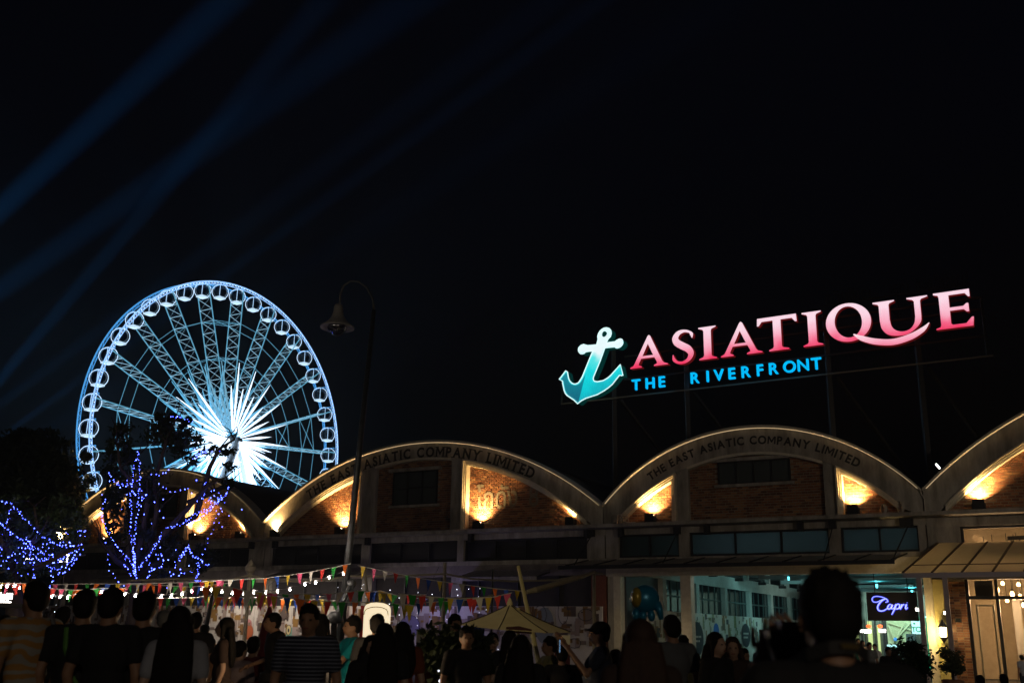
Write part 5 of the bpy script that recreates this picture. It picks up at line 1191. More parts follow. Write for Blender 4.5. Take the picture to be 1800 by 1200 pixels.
# lights over the hoarding (market lamps)
for px,py,Y,e,l,col in ((372,1060,25.0,150,'black clip lamp with a flat shade lighting the hoarding, left',(1,.86,.72)),(470,1057,24.5,130,'black clip lamp behind the pennants lighting the hoarding, middle',(1,.86,.72)),(560,1057,24.5,95,'black clip lamp behind the striped man lighting the hoarding',(1,.82,.7))):
    s_,z_=fs(px,py,2.9); p=F(s_,z_+.25,2.9); r=empty('clip_lamp',p,l,'lamp','clip lamps lighting the hoarding'); MB().lathe(p,[(0,.1),(.05,.09),(.3,.02),(.3,0),(0,.03)],14).build('shade',DARKM,r); MB().ell(p-UZ*.01,.05,.05,.03).build('bulb',emis('warm_stall_bulb',(1,.75,.45),9),r); MB().tube([p+UZ*.08,p+UZ*.5,F(s_,4.3,1.5)],.01,4).build('cord',BLACK,r)
    ld=bpy.data.lights.new('lamp_light','POINT'); ld.energy=e; ld.color=col; ld.shadow_soft_size=.1; lo=bpy.data.objects.new('lamp_light',ld); COL.objects.link(lo); lo.parent=r; lo.location=(0,-.1,-.12)
# balloon (plain blue and yellow animal-shaped foil balloon)
c=at(1134,1052,9); r=empty('foil_balloon',c,'blue and yellow foil balloon with stubby legs floating above the long-haired woman','balloon')
BF=mat('blue_foil',(.02,.25,.42),.3,.25); YF=mat('yellow_foil',(.5,.36,.05),.3,.25)
q=MB(); q.ell(c,.125,.09,.115,20,14); q.build('body',BF,r,smooth=True)
q=MB(); q.ell(c+Vector((-.075,-.03,.01)),.05,.075,.085,12,8); q.build('ear_patch',YF,r,smooth=True)
for dx,dz in ((-.08,-.13),(-.02,-.14),(.05,-.135)): MB().ell(c+Vector((dx,0,dz)),.035,.04,.05,12,8).build('leg',BF,r,smooth=True)
MB().tube([c+Vector((.09,-.02,-.03)),c+Vector((.12,-.03,-.1)),c+Vector((.13,-.03,-.17))],[.04,.03,.02],8).build('trunk_shape',BF,r,smooth=True)
MB().tube([c+Vector((0,0,-.12)),c+Vector((0,-.5,-.6))],.003,4).build('string',WHITEP,r)
# white bag-like object & phone screens handled with people
# unseen floodlights: side ones follow the lit lower facade, rear one added as crowd fill
for (p,aim,e,sz,l) in (((17,11,6.5),F(5,5,0),1650,56,'warm street floodlight on a mast outside the view to the right'),((-14,2,6.5),F(-14,5.5,0),1000,60,'warm street floodlight on a mast outside the view to the left'),((3,-9,6.0),(1,14,1),560,120,'added fill floodlight on a mast behind the photographer')):
    p=Vector(p); r=empty('mast_floodlight',(p.x,p.y,0),l,'floodlight','street floodlights round the square'); MB().tube([(p.x,p.y,0),p],.07,8).build('mast',STEEL,r); d=(Vector(aim)-p).normalized()
    MB().obox(p+UZ*.1-d*.15,E_*.25,N_*.1,UZ*.15).build('housing',BLACK,r); spot('flood_beam',p+d*.15,Vector(aim),e,(1,.82,.62),sz,r,rad=.2,blend=.9)
# violet LED wash on the hoarding and a blue drape with white lights
s_,z_=fs(745,1062,2.6); p=F(s_,z_+.3,2.6)
r=empty('clip_lamp',p,'small violet LED lamp lighting the hoarding left of the café umbrella','lamp','clip lamps lighting the hoarding'); MB().box(p,(.3,.12,.15)).build('housing',BLACK,r); MB().box(p+Vector((0,.07,0)),(.26,.02,.12)).build('lens',emis('violet_led',(.4,.35,1),6),r); MB().tube([p+UZ*.05,F(s_,4.3,1.5)],.01,4).build('cord',BLACK,r)
ld=bpy.data.lights.new('lamp_light','POINT'); ld.energy=60; ld.color=(.45,.40,1); ld.shadow_soft_size=.1; lo=bpy.data.objects.new('lamp_light',ld); COL.objects.link(lo); lo.parent=r; lo.location=(0,-.1,-.2)
a=at(832,1096,20.5); b=at(852,1098,20.5); r=empty('cloth_drape',(a.x,a.y,0),'narrow dark blue cloth drape hanging under the left half of the café umbrella','drape'); q=MB(); g_=[]
for i in range(9):
    x=a.x+(b.x-a.x)*i/8; y=a.y+.03*(i%2); g_+=[Vector((x,y,a.z)),Vector((x,y,.3))]
q.add(g_,[(2*i,2*i+1,2*i+3,2*i+2) for i in range(8)]); q.build('cloth',mat('blue_drape',(.01,.025,.14),.8),r); MB().bar((a.x,a.y,a.z),(b.x,b.y,b.z),.03).build('rail',DARKM,r); MB().bar((a.x,a.y,0),(a.x,a.y,a.z),.03).build('upright',DARKM,r)
a=at(640,1064,21.5); r=empty('cloth_drape',(a.x,a.y,0),'red cloth hanging beside the street lamp pole left of the white light box','drape'); MB().box((a.x,a.y,a.z-.35),(.13,.03,.7)).build('cloth',mat('red_cloth',(.4,.02,.015),.8),r); MB().tube([(a.x+.07,a.y,0),(a.x+.07,a.y,a.z)],.012,5).build('upright',DARKM,r)
# slumped maroon parasol behind the bent figure
a=at(474,1065,17); r=empty('folded_parasol',(a.x,a.y,0),'folded maroon parasol standing behind the bent figure in black','umbrella'); MB().lathe((a.x,a.y,0),[(0,a.z),(.03,a.z-.02),(.10,a.z-.25),(.17,a.z-.6),(.2,a.z-.95),(.16,a.z-1.0),(0,a.z-1.0)],10).build('canopy',mat('maroon_canvas',(.16,.012,.018),.8),r); MB().tube([(a.x,a.y,0),(a.x,a.y,a.z)],.025,6).build('pole',DARKM,r)
# ledge clutter: cable coils and a cable down the valley
for i,(s_,lab) in enumerate(((11.55,'small grey cable coil standing on the ledge, left of two'),(12.15,'larger grey cable coil standing on the ledge, right of two'))):
    p=F(s_,6.2+.04*i,.45); q=MB(); q.ring(p,(E_*.5+N_*.8).normalized(),UZ,.16+.05*i,.035,18,5); q.ring(p+E_*.05,(E_*.5+N_*.8).normalized(),UZ,.15+.05*i,.03,18,5); q.build('cable_coil',mat('pale_cable',(.4,.36,.3),.6),label=lab,cat='cable',group='cable coils on the ledge')
q=MB(); q.tube([F(.75,6.02,.6),F(.8,6.4,.62),F(.95,6.38,.6),F(1.1,6.1,.62),F(1.35,6.03,.65),F(1.6,6.04,.62)],.035,5); q.tube([F(.9,6.4,.6),F(1.25,6.3,.6),F(1.3,6.02,.6)],.03,5); q.build('cable_heap',mat('pale_cable',(.4,.36,.3)),label='tangled pale cables heaped at the left end of the ledge under the sign',cat='cable')
MB().tube([F(13.0,6.95,.36),F(12.9,6.8,.4),F(13.02,6.5,.4),F(13.0,6.02,.4)],.025,5).build('valley_cable',mat('pale_cable',(.4,.36,.3)),label='loose pale cable hanging down the valley between the right two gables',cat='cable')
bunting(z2([(30,385),(180,400),(300,395),(450,415),(560,400)]),20.8,'gpoyrbwgpy','tangled pennant row hanging lowest over the doodled hoarding',13*k,24*k,rnd=.6)
bunting(z2([(640,415),(800,425),(960,418),(1090,430)]),21.2,'oybgrpywg','extra pennant row above the striped figure',12*k,21*k,rnd=.5)
bunting(z1([(930,300),(1180,300),(1500,320),(1800,290)]),22.5,'bgyporwgypbrog','faded pennant row just beyond the courtyard trunk',9*k,18*k,rnd=.5)
bunting(z1([(560,350),(700,345),(820,350)]),21.8,'obgpyr','bunch of pennants between the first and second black-shirted heads',13*k,20*k,rnd=.7)
bunting(z2([(1250,350),(1330,360),(1440,350),(1560,385),(1800,380)]),22.0,'bobyygwrpr','pennant row passing behind the slanting pole',11*k,22*k,rnd=.5)
rn=random.Random(9)
for i,(cx,cy,rx,ry,n,l) in enumerate(((250,870,60,50,26,'sparse loose blue bulbs caught in the middle of the courtyard crown'),(300,985,55,30,26,'sparse loose blue bulbs low in the courtyard crown'),(375,880,30,40,34,'fine tangle of blue bulbs over the lit brick panel'),(70,960,60,35,60,'loose blue bulbs in the crown of the edge tree'),(365,790,22,12,16,'few blue bulbs on the twigs before the wheel hub'))):
    P=[(cx+rn.gauss(0,.5)*rx,cy+rn.gauss(0,.5)*ry) for _ in range(n)]; P.sort(key=lambda p:p[0]+p[1]*.5)
    fairy(P,25.3 if i!=3 else 23.7,l,GB,gap=22,jit=4,wire=False)
p=Vector((-4.2,-2,11)); r=empty('mast_floodlight',(p.x,p.y,0),'added narrow warm floodlight for the café umbrella, on a mast behind the view','floodlight','street floodlights round the square'); MB().tube([(p.x,p.y,0),p],.07,8).build('mast',STEEL,r); d=(Vector((.2,18,1.9))-p).normalized()
MB().obox(p+UZ*.1-d*.15,E_*.25,N_*.1,UZ*.15).build('housing',BLACK,r); spot('flood_beam',p+d*.15,Vector((.2,18,1.9)),1900,(1,.80,.45),14,r,rad=.15,blend=.8)  # unseen lamp added to brighten the café umbrella
m_=MATS['awning_fabric']; n=m_.node_tree.nodes; l=m_.node_tree.links; t_=n.new('ShaderNodeBsdfTranslucent'); t_.inputs[0].default_value=(.6,.48,.3,1); mx=n.new('ShaderNodeMixShader'); mx.inputs[0].default_value=.25; l.new(n['Principled BSDF'].outputs[0],mx.inputs[1]); l.new(t_.outputs[0],mx.inputs[2]); l.new(mx.outputs[0],n['Material Output'].inputs[0])
p=Vector((19,12,7)); r=empty('mast_floodlight',(p.x,p.y,0),'added warm floodlight for the fabric awning, on a mast outside the view','floodlight','street floodlights round the square'); MB().tube([(p.x,p.y,0),p],.07,8).build('mast',STEEL,r); d=(F(16,4,2)-p).normalized()
MB().obox(p+UZ*.1-d*.15,E_*.25,N_*.1,UZ*.15).build('housing',BLACK,r); spot('flood_beam',p+d*.15,F(16,4,2),520,(1,.84,.64),20,r,rad=.15,blend=.9)  # unseen lamp added to brighten the fabric awning
p=F(2.35,1.35,1.5); r=empty('counter_lamp',(p.x,p.y,0),'warm lamp on a low stand lighting the white column by the long-haired woman','lamp'); MB().tube([(p.x,p.y,0),p],.02,6).build('stand',DARKM,r); MB().lathe(p,[(.05,.12),(.14,-.02),(.12,-.03),(0,.06)],12).build('lamp_shade',DARKM,r); MB().ell(p-UZ*.02,.04,.04,.04).build('bulb',emis('warm_stall_bulb',(1,.75,.45),9),r)
ld=bpy.data.lights.new('lamp_light','POINT'); ld.energy=45; ld.color=(1,.78,.5); ld.shadow_soft_size=.06; lo=bpy.data.objects.new('lamp_light',ld); COL.objects.link(lo); lo.parent=r; lo.location=(0,0,p.z-.1)
# ================= PEOPLE =================
def shell_mesh(name,mb,vox,sm=4):
    me=mb.mesh(name); o=bpy.data.objects.new(name,me); COL.objects.link(o)
    m=o.modifiers.new('r','REMESH'); m.mode='VOXEL'; m.voxel_size=vox; m.use_smooth_shade=True
    s_=o.modifiers.new('s','SMOOTH'); s_.iterations=sm; s_.factor=.5
    dg=bpy.context.evaluated_depsgraph_get(); out=bpy.data.meshes.new_from_object(o.evaluated_get(dg)); out.name=name
    bpy.data.objects.remove(o); bpy.data.meshes.remove(me); out.materials.clear(); out.materials.append(None)
    out.polygons.foreach_set('use_smooth',[True]*len(out.polygons)); return out
def limb(q,pts,rs,seg=10):
    q.tube(pts,rs,seg)
    for p,r in zip(pts,rs): q.ell(p,r,r,r,8,6)
POSE={}
def arms(pose,w=.19):
    # returns [(shoulder, elbow, wrist)] right/left ; figure faces -Y
    sh=1.40
    P={'down':[((-w,0,sh),(-w-.06,.03,1.12),(-w-.04,-.05,.86)),((w,0,sh),(w+.06,.03,1.12),(w+.04,-.05,.86))],
       'photo':[((-w,0,sh),(-w-.08,-.16,1.20),(-.07,-.36,1.48)),((w,0,sh),(w+.08,-.16,1.20),(.09,-.36,1.46))],
       'phone':[((-w,0,sh),(-w-.05,.02,1.12),(-.12,-.26,1.20)),((w,0,sh),(w+.05,.02,1.12),(.06,-.28,1.22))],
       'hold':[((-w,0,sh),(-w-.06,.0,1.13),(-.16,-.26,1.05)),((w,0,sh),(w+.06,.03,1.12),(w+.04,-.05,.86))],
       'reach':[((-w,0,sh),(-w-.02,-.2,1.18),(-.10,-.44,1.12)),((w,0,sh),(w+.02,-.2,1.18),(.12,-.44,1.12))],
       'sit':[((-w,0,sh),(-w-.05,-.05,1.12),(-.12,-.3,1.02)),((w,0,sh),(w+.05,-.05,1.12),(.12,-.3,1.02))]}
    return [tuple(Vector(a) for a in t) for t in P[pose]]
def legs(sit):
    if sit: return [tuple(map(Vector,((-.09,0,.92),(-.12,-.42,.90),(-.12,-.42,.47)))),tuple(map(Vector,((.09,0,.92),(.12,-.42,.90),(.12,-.42,.47))))]
    return [tuple(map(Vector,((-.09,0,.92),(-.10,-.01,.50),(-.11,.02,.09)))),tuple(map(Vector,((.09,0,.92),(.10,-.03,.50),(.12,0,.09))))]
def build_pose(fem,pose,tilt,detail):
    key=(fem,pose,tilt,detail)
    if key in POSE: return POSE[key]
    sit=pose=='sit'; w=.165 if fem else .195; vox=.011 if detail else .02; sc=.9 if fem else 1
    hc=Vector((0,-.015-.05*tilt,1.585-.02*abs(tilt)))
    b=MB()
    b.ell(hc+Vector((0,.012,.02)),.076,.095,.098,14,10); b.ell(hc+Vector((0,-.028,-.045)),.056,.062,.066,12,8) # skull, jaw
    b.ell(hc+Vector((0,-.100,-.012)),.014,.02,.022,8,6); b.ell(hc+Vector((-.079,.01,-.01)),.014,.02,.032,8,6); b.ell(hc+Vector((.079,.01,-.01)),.014,.02,.032,8,6)
    b.ell(hc+Vector((0,-.086,-.055)),.026,.014,.008,8,6); b.ell(hc+Vector((0,-.078,.028)),.05,.02,.012,8,6)
    b.tube([hc+Vector((0,.02,-.06)),(0,.02,1.43)],[.056*sc,.062*sc],12)
    # torso
    def torso(q,g=0,hem=.90):
        q.ell((0,.0,1.27),w*.88+g,.115*sc+g,.19+g,16,10); q.ell((0,0,1.08),(.125 if fem else .15)+g,.10+g,.16,14,8); q.ell((0,.01,.94),(.165 if fem else .155)+g,.115+g,.12,14,8)
        q.tube([(-w*.95,0,1.40),(w*.95,0,1.40)],.058+g,10); q.ell((0,.01,1.41),w*.7+g,.075+g,.06+g,12,8)
        if fem: q.ell((-.065,-.085,1.25),.06+g,.055+g,.06+g,8,6); q.ell((.065,-.085,1.25),.06+g,.055+g,.06+g,8,6)
    torso(b)
    A=arms(pose,w); Lg=legs(sit)
    for s_,e_,h_ in A: limb(b,[s_,e_,h_],[.052*sc,.042*sc,.028*sc])
    for h,k_,a in Lg: limb(b,[h,k_,a],[.085,.057,.038])
    for h,k_,a in Lg: b.ell(a+Vector((0,-.06,-.045)),.04,.115,.04,10,6)
    for s_,e_,h_ in A:
        d=(h_-e_).normalized(); b.ell(h_+d*.05,.036,.036,.05,8,6,d.to_track_quat('Z','Y').to_matrix())
    body=shell_mesh('body',b,vox,3)
    # fingers: five separate bent chains per hand
    f=MB()
    for si,(s_,e_,h_) in enumerate(A):
        d=(h_-e_).normalized(); side=d.cross(Vector((0,1,0)) if abs(d.y)<.8 else Vector((0,0,1))).normalized(); cur=side.cross(d)*(1 if si else -1)
        if pose=='photo': cur=Vector((0,-.4,.2))
        cur=cur.normalized()
        for k_,L in enumerate((.062,.074,.070,.056)):
            b0=h_+d*.085+side*(-.027+.018*k_); f.tube([b0-d*.02,b0+d*L*.45,b0+d*L*.8+cur*L*.25,b0+d*L*.95+cur*L*.5],[.0085,.0085,.0078,.006],6)
        b0=h_+d*.03-side*.035; f.tube([b0,b0-side*.02+d*.03,b0-side*.022+d*.055+cur*.012],[.011,.0095,.0075],6)
    fm=f.mesh('hand_fingers',smooth=True)
    bm=bmesh.new(); bm.from_mesh(body); bm.from_mesh(fm); bm.to_mesh(body); bm.free(); bpy.data.meshes.remove(fm)
    body.polygons.foreach_set('use_smooth',[True]*len(body.polygons))
    # shirt
    s=MB(); torso(s,.014)
    for s_,e_,h_ in A: limb(s,[s_,s_.lerp(e_,.6)],[.068,.062])
    s.tube([(0,0,.98),(0,.005,.86)],[.165,.172],18)
    shirt=shell_mesh('shirt',s,vox*.95,3)
    t=MB(); t.ell((0,.01,.93),.172,.13,.12,14,8)
    for h,k_,a in Lg: limb(t,[h,k_,k_.lerp(a,.92)],[.102,.073,.06])
    tr=shell_mesh('trousers',t,vox*1.0,2)
    sh=MB()
    for h,k_,a in Lg: sh.ell(a+Vector((0,-.06,-.045)),.05,.13,.044,12,8)
    shoes=shell_mesh('shoes',sh,.02,1)
    zmin=.0
    POSE[key]=(body,shirt,tr,shoes,hc); return POSE[key]
HAIRC={}
def hair_mesh(style,hc,detail):
    key=(style,round(hc.y,3),round(hc.z,3),detail)
    if key in HAIRC: return HAIRC[key]
    q=MB(); vox=.010 if detail else .016
    rr=random.Random(len(HAIRC))
    q.ell(hc+Vector((0,.028,.038)),.090,.100,.098,16,10)
    if style=='short':
        q.ell(hc+Vector((0,.055,-.0)),.082,.075,.085,12,8)
        for _ in range(60):
            a=rr.random()*2*PI; u=rr.uniform(.2,1); v=Vector((math.cos(a)*math.sqrt(1-u*u),math.sin(a)*math.sqrt(1-u*u),u)); p=hc+Vector((v.x*.088,.03+v.y*.098,.045+v.z*.096)); q.tube([p-v*.02,p+v*.012+Vector((rr.uniform(-.012,.012),-.01,.0))],[.012,.005],5)
    elif style=='crop': q.ell(hc+Vector((0,.04,.0)),.083,.085,.09,12,8)
    elif style=='cap':
        q.ell(hc+Vector((0,.02,.05)),.097,.108,.088,16,10); q.ell(hc+Vector((0,-.10,.045)),.07,.07,.012,12,6); q.ell(hc+Vector((0,.06,-.02)),.08,.06,.06)
    elif style in('long','verylong','side'):
        L={'long':.30,'verylong':.52,'side':.34}[style]
        q.ell(hc+Vector((0,.065,-.05)),.096,.062,.13,12,8)
        for k_ in range(11):
            x=-.105+.021*k_; y=.075-.25*abs(x)*2*.35; 
            q.tube([hc+Vector((x*.75,y+.015,.0)),hc+Vector((x,y+.04,-.15)),hc+Vector((x*1.15,y+.062,-.15-L*.5)),hc+Vector((x*(.95+rr.uniform(-.1,.1)),y+.065,-.15-L*rr.uniform(.88,1.02)))],[.036,.037,.034,.014],7)
        for x in (-.088,.088): q.tube([hc+Vector((x*.9,-.01,.05)),hc+Vector((x*1.08,-.01,-.08)),hc+Vector((x*1.25,-.03,-.2))],[.022,.022,.012],6)
    elif style=='bun':
        q.ell(hc+Vector((0,.05,0)),.082,.08,.09); q.ell(hc+Vector((0,.12,.07)),.045,.045,.045)
    me=shell_mesh('hair',q,vox,1)
    # trim the face side: push vertices in front back
    bm=bmesh.new(); bm.from_mesh(me); dead=[v for v in bm.verts if v.co.y<hc.y-.052 and v.co.z<hc.z+.052 and abs(v.co.x)<.075 and style!='cap']
    bmesh.ops.delete(bm,geom=dead,context='VERTS'); bm.to_mesh(me); bm.free()
    HAIRC[key]=me; return me
SKIN=mat('skin_tan',(.36,.20,.12),.55); SKIN2=mat('skin_light',(.52,.33,.23),.5)
HAIR=mat('black_hair',(.010,.008,.007),.75,spec=.2); HBR=mat('brown_hair',(.045,.018,.009),.75,noise=.4,nscale=30)
JEAN=mat('dark_jeans',(.03,.035,.05),.85); KHA=mat('khaki_trousers',(.28,.24,.13),.85); BLKT=mat('black_trousers',(.015,.015,.017),.85); SHOE=mat('dark_shoes',(.02,.02,.02),.6)
def stripemat(name,c1,c2,sc,z=True,duty=.5,warp=0):
    m=mat(name,c1,.85); n=m.node_tree.nodes; l=m.node_tree.links
    tc=n.new('ShaderNodeTexCoord'); sp=n.new('ShaderNodeSeparateXYZ'); l.new(tc.outputs['Object'],sp.inputs[0]); mu=n.new('ShaderNodeMath'); mu.operation='MULTIPLY'; mu.inputs[1].default_value=sc
    l.new(sp.outputs['Z'],mu.inputs[0]); fr=n.new('ShaderNodeMath'); fr.operation='FRACT'; l.new(mu.outputs[0],fr.inputs[0]); gt=n.new('ShaderNodeMath'); gt.operation='GREATER_THAN'; gt.inputs[1].default_value=duty; l.new(fr.outputs[0],gt.inputs[0])
    mx=n.new('ShaderNodeMix'); mx.data_type='RGBA'; l.new(gt.outputs[0],mx.inputs[0]); mx.inputs[6].default_value=(*c1,1); mx.inputs[7].default_value=(*c2,1); l.new(mx.outputs[2],n['Principled BSDF'].inputs['Base Color'])
    if warp:
        nz=n.new('ShaderNodeTexNoise'); nz.inputs['Scale'].default_value=5; l.new(tc.outputs['Object'],nz.inputs['Vector']); ad=n.new('ShaderNodeMath'); ad.operation='MULTIPLY_ADD'; ad.inputs[1].default_value=warp; l.new(nz.outputs[0],ad.inputs[0]); l.new(mu.outputs[0],ad.inputs[2]); l.new(ad.outputs[0],fr.inputs[0])
    return m
STR1=stripemat('orange_white_stripes',(.36,.34,.30),(.42,.22,.06),13,warp=2.2); STR2=stripemat('navy_stripes',(.022,.026,.045),(.19,.21,.27),34,duty=.66); STR3=stripemat('dark_cream_stripes',(.06,.04,.03),(.6,.5,.35),26)
def cloth(name,c): return mat('cloth_'+name,c,.88,noise=.2,nscale=6)
BLK=cloth('black',(.014,.014,.016)); WHT=cloth('white',(.40,.42,.48)); NVY=cloth('navy',(.02,.028,.055)); TEAL=cloth('turquoise',(.0,.36,.46)); GRY=cloth('grey',(.13,.14,.15)); PNK=cloth('pale_pink',(.5,.38,.38)); RED=cloth('maroon',(.16,.02,.02)); ORG=cloth('rust',(.22,.055,.02)); YLW=cloth('pale_yellow',(.42,.38,.14)); GRN_=cloth('dark_teal',(.015,.05,.055)); LAV=cloth('lavender',(.3,.26,.42)); DBR=cloth('dark_brown',(.05,.03,.025)); WHC=cloth('bright_white',(.65,.68,.7))
def setm(o,m):
    o.material_slots[0].link='OBJECT'; o.material_slots[0].material=m
def person(px,top,Y,face,label,hair='short',shirt=BLK,pants=JEAN,fem=False,pose='down',tilt=0,detail=False,skin=SKIN,hairm=HAIR,group=None,scale_to=None,eyes=False):
    p=at(px,top,Y); sit=pose=='sit'
    body,sh,tr,sho,hc=build_pose(fem,pose,tilt,detail); H=hc.z+.135
    if sit: H-=.42; 
    k=max(.55,p.z/H) 
    r=empty('person',(p.x,p.y,0),label,'person',group or 'people in the crowd',rz=R(face)); 
    def add(nm,me,m):
        o=bpy.data.objects.new(nm,me); COL.objects.link(o); o.parent=r; o.scale=(k,k,k)
        if sit: o.location=(0,0,-.42*k)
        setm(o,m); return o
    bo=add('body',body,skin); add('shirt' if shirt!=None else 'top',sh,shirt); add('trousers',tr,pants); add('shoes',sho,SHOE)
    add('hair' if hair!='cap' else 'cap',hair_mesh(hair,hc,detail),hairm)
    if eyes:
        for x in (-.03,.03):
            q=MB(); q.ell(hc+Vector((x,-.084,.008)),.012,.007,.007,8,6); me=q.mesh('eye'); me.materials.append(BLACK); o=bpy.data.objects.new('eye',me); COL.objects.link(o); o.parent=r; o.scale=(k,k,k)
        q=MB(); q.ell(hc+Vector((0,-.096,-.055)),.024,.006,.006,8,6); me=q.mesh('mouth'); me.materials.append(mat('lips',(.25,.06,.05),.5)); o=bpy.data.objects.new('mouth',me); COL.objects.link(o); o.parent=r; o.scale=(k,k,k)
    if sit:
        q=MB(); q.box((0,.02,.22*k),(.36,.36,.44*k)); 
        st_=q.build('stool',mat('plastic_stool',(.1,.03,.03),.5),None,'low stool under the '+label[:60],'stool','low stools'); st_.location=(p.x,p.y,0); 
    return r,k,hc
PP=[
(8,1082,9.5,200,'person cut by the left edge in a dark top','short',BLK,JEAN,False,'down'),
(66,1022,8.2,240,'person in an orange and white striped polo with a dark bag strap, leftmost large figure','short',STR1,KHA,False,'down'),
(152,1036,8.3,200,'person in a black tee with a green-edged strap over the shoulder','short',BLK,JEAN,False,'down'),
(199,1034,8.0,175,'person in a black tee seen from behind between two other black tees','short',BLK,JEAN,False,'down'),
(258,1040,8.2,180,'person in a black tee seen from behind, right of the three black tees','short',BLK,JEAN,False,'down'),
(113,1066,13,180,'small far person with black hair behind the striped polo','short',BLK,JEAN,False,'down'),
(291,1071,13.5,170,'person in a grey cap behind the long-haired woman in white','cap',GRY,JEAN,False,'down'),
(319,1063,7.8,185,'person with very long black hair and a white tee seen from behind','verylong',WHT,JEAN,True,'down'),
(345,1076,14,190,'person with black hair just right of the long-haired white tee','short',BLK,JEAN,False,'down'),
(361,1096,19,180,'tiny far person with a round hat before the doodled hoarding','cap',BLK,JEAN,True,'down'),
(398,1083,12,280,'person with shoulder-length hair facing right in a dark brown top','long',DBR,BLKT,True,'down'),
(424,1124,14.5,150,'seated person in a pale pink tee','bun',PNK,JEAN,True,'sit'),
(447,1118,15,170,'seated person in a maroon top','short',RED,KHA,False,'sit'),
(488,1075,13.5,300,'standing person in black with head bent over something','crop',BLK,BLKT,False,'hold'),
(500,1126,15,350,'seated person with long black hair holding a candle','long',LAV,JEAN,True,'sit'),
(545,1061,8.6,0,'person in a navy and pale striped tee, big figure at centre left','short',STR2,JEAN,False,'down'),
(566,1077,13,160,'person with black hair half hidden behind the striped tee','long',BLK,JEAN,True,'down'),
(621,1081,12.4,295,'person in a turquoise polo lit warm from the left','short',TEAL,BLKT,False,'reach'),
(664,1079,11.9,180,'person in black seen from behind against the white light box','short',BLK,JEAN,False,'down'),
(654,1114,9.5,20,'shorter person facing the camera below the white light box','long',BLK,BLKT,True,'down'),
(677,1093,9.5,185,'person with long black hair seen from behind by the light box','verylong',BLK,JEAN,True,'down'),
(708,1091,10.5,190,'person with long black hair and a rust orange top','long',ORG,JEAN,True,'down'),
(800,1079,13,20,'person in a dark teal tee with a pale chest print left of the umbrella','short',GRN_,JEAN,False,'down'),
(821,1100,11,10,'person in black under the left edge of the umbrella','short',BLK,BLKT,False,'down'),
(866,1110,12.5,10,'person in a grey tank top facing the camera under the umbrella','bun',GRY,JEAN,True,'down'),
(896,1106,12,190,'person with long black hair looking at a phone under the umbrella','long',BLK,JEAN,True,'phone'),
(916,1114,8.5,170,'stout person in black below the middle of the umbrella','long',BLK,BLKT,True,'down'),
(966,1118,12.5,290,'person in a pale yellow tee facing left','short',YLW,KHA,False,'reach'),
(988,1134,12,180,'person in black before the small red banner','short',BLK,JEAN,False,'down'),
(1055,1091,10.5,270,'person in a black cap and navy tee facing right','cap',NVY,JEAN,False,'photo'),
(1082,1141,11,180,'child in a cream and dark striped top','short',STR3,JEAN,False,'down'),
(1125,1086,5.6,180,'person with very long brown hair seen close from behind','verylong',DBR,JEAN,True,'down'),
(1180,1081,10.2,200,'person in a grey shirt seen from behind left of the white column','short',GRY,JEAN,False,'down'),
(1201,1116,15,180,'small far person directly before the white column','short',BLK,JEAN,False,'down'),
(1222,1147,14,170,'small person in a khaki top right of the white column','short',cloth('olive',(.16,.15,.06)),JEAN,True,'down'),
(1258,1109,9.8,40,'person with long black hair in black turning their face right, left of the pair','long',BLK,BLKT,True,'down'),
(1287,1117,10.4,350,'person with long reddish hair beside the black-haired one, right of the pair','long',DBR,JEAN,True,'down'),
(1308,1139,15,30,'person in dark grey in front of the dark speech bubble','short',GRY,JEAN,False,'down'),
(1334,1145,14,70,'person in black with hand to the mouth left of the brown banner','short',BLK,JEAN,True,'phone'),
(1378,1120,11,160,'person with hair pinned up before the brown banner','bun',DBR,KHA,True,'down'),
(1354,1156,13,180,'low person in black at the foot of the brown banner','long',BLK,JEAN,True,'down'),
(1400,1112,6.5,240,'dark person close behind the shoulder of the foreground photographer','long',BLK,BLKT,True,'down'),
(1508,1121,40,0,'far person in green under the back café lamps','short',cloth('green',(.05,.25,.18)),JEAN,False,'down'),
(1516,1124,38,20,'far person in pink under the back café lamps','long',PNK,JEAN,True,'down'),
(1528,1128,30,10,'far person in cyan-lit grey behind the photographer','short',GRY,JEAN,False,'down'),
(1537,1131,33,330,'far person in white beside the café window posts','short',WHC,JEAN,True,'down'),
(1561,1136,24,0,'person with an orange-lit face below the black script sign','short',BLK,JEAN,False,'down'),
(1571,1138,26,180,'person with long hair right of the orange-lit face','long',BLK,JEAN,True,'down'),
(1606,1137,27,170,'person in a dark top near the grey awning post','short',DBR,JEAN,False,'down'),
(1616,1131,31,190,'person in a bright white shirt left of the grey awning post','short',WHC,JEAN,False,'down'),
(1577,1158,18,180,'low person with long hair in front of the leafy potted bush','long',BLK,JEAN,True,'down'),
(1763,1184,14,180,'top of a black-haired head before the shopfront, right one','short',BLK,JEAN,False,'down'),
(1722,1186,14,180,'top of a black-haired head before the shopfront, left one','short',BLK,JEAN,False,'down'),
(1795,1150,30,200,'person in a grey-white shirt at the right edge inside the restaurant','short',WHT,JEAN,False,'down'),
]
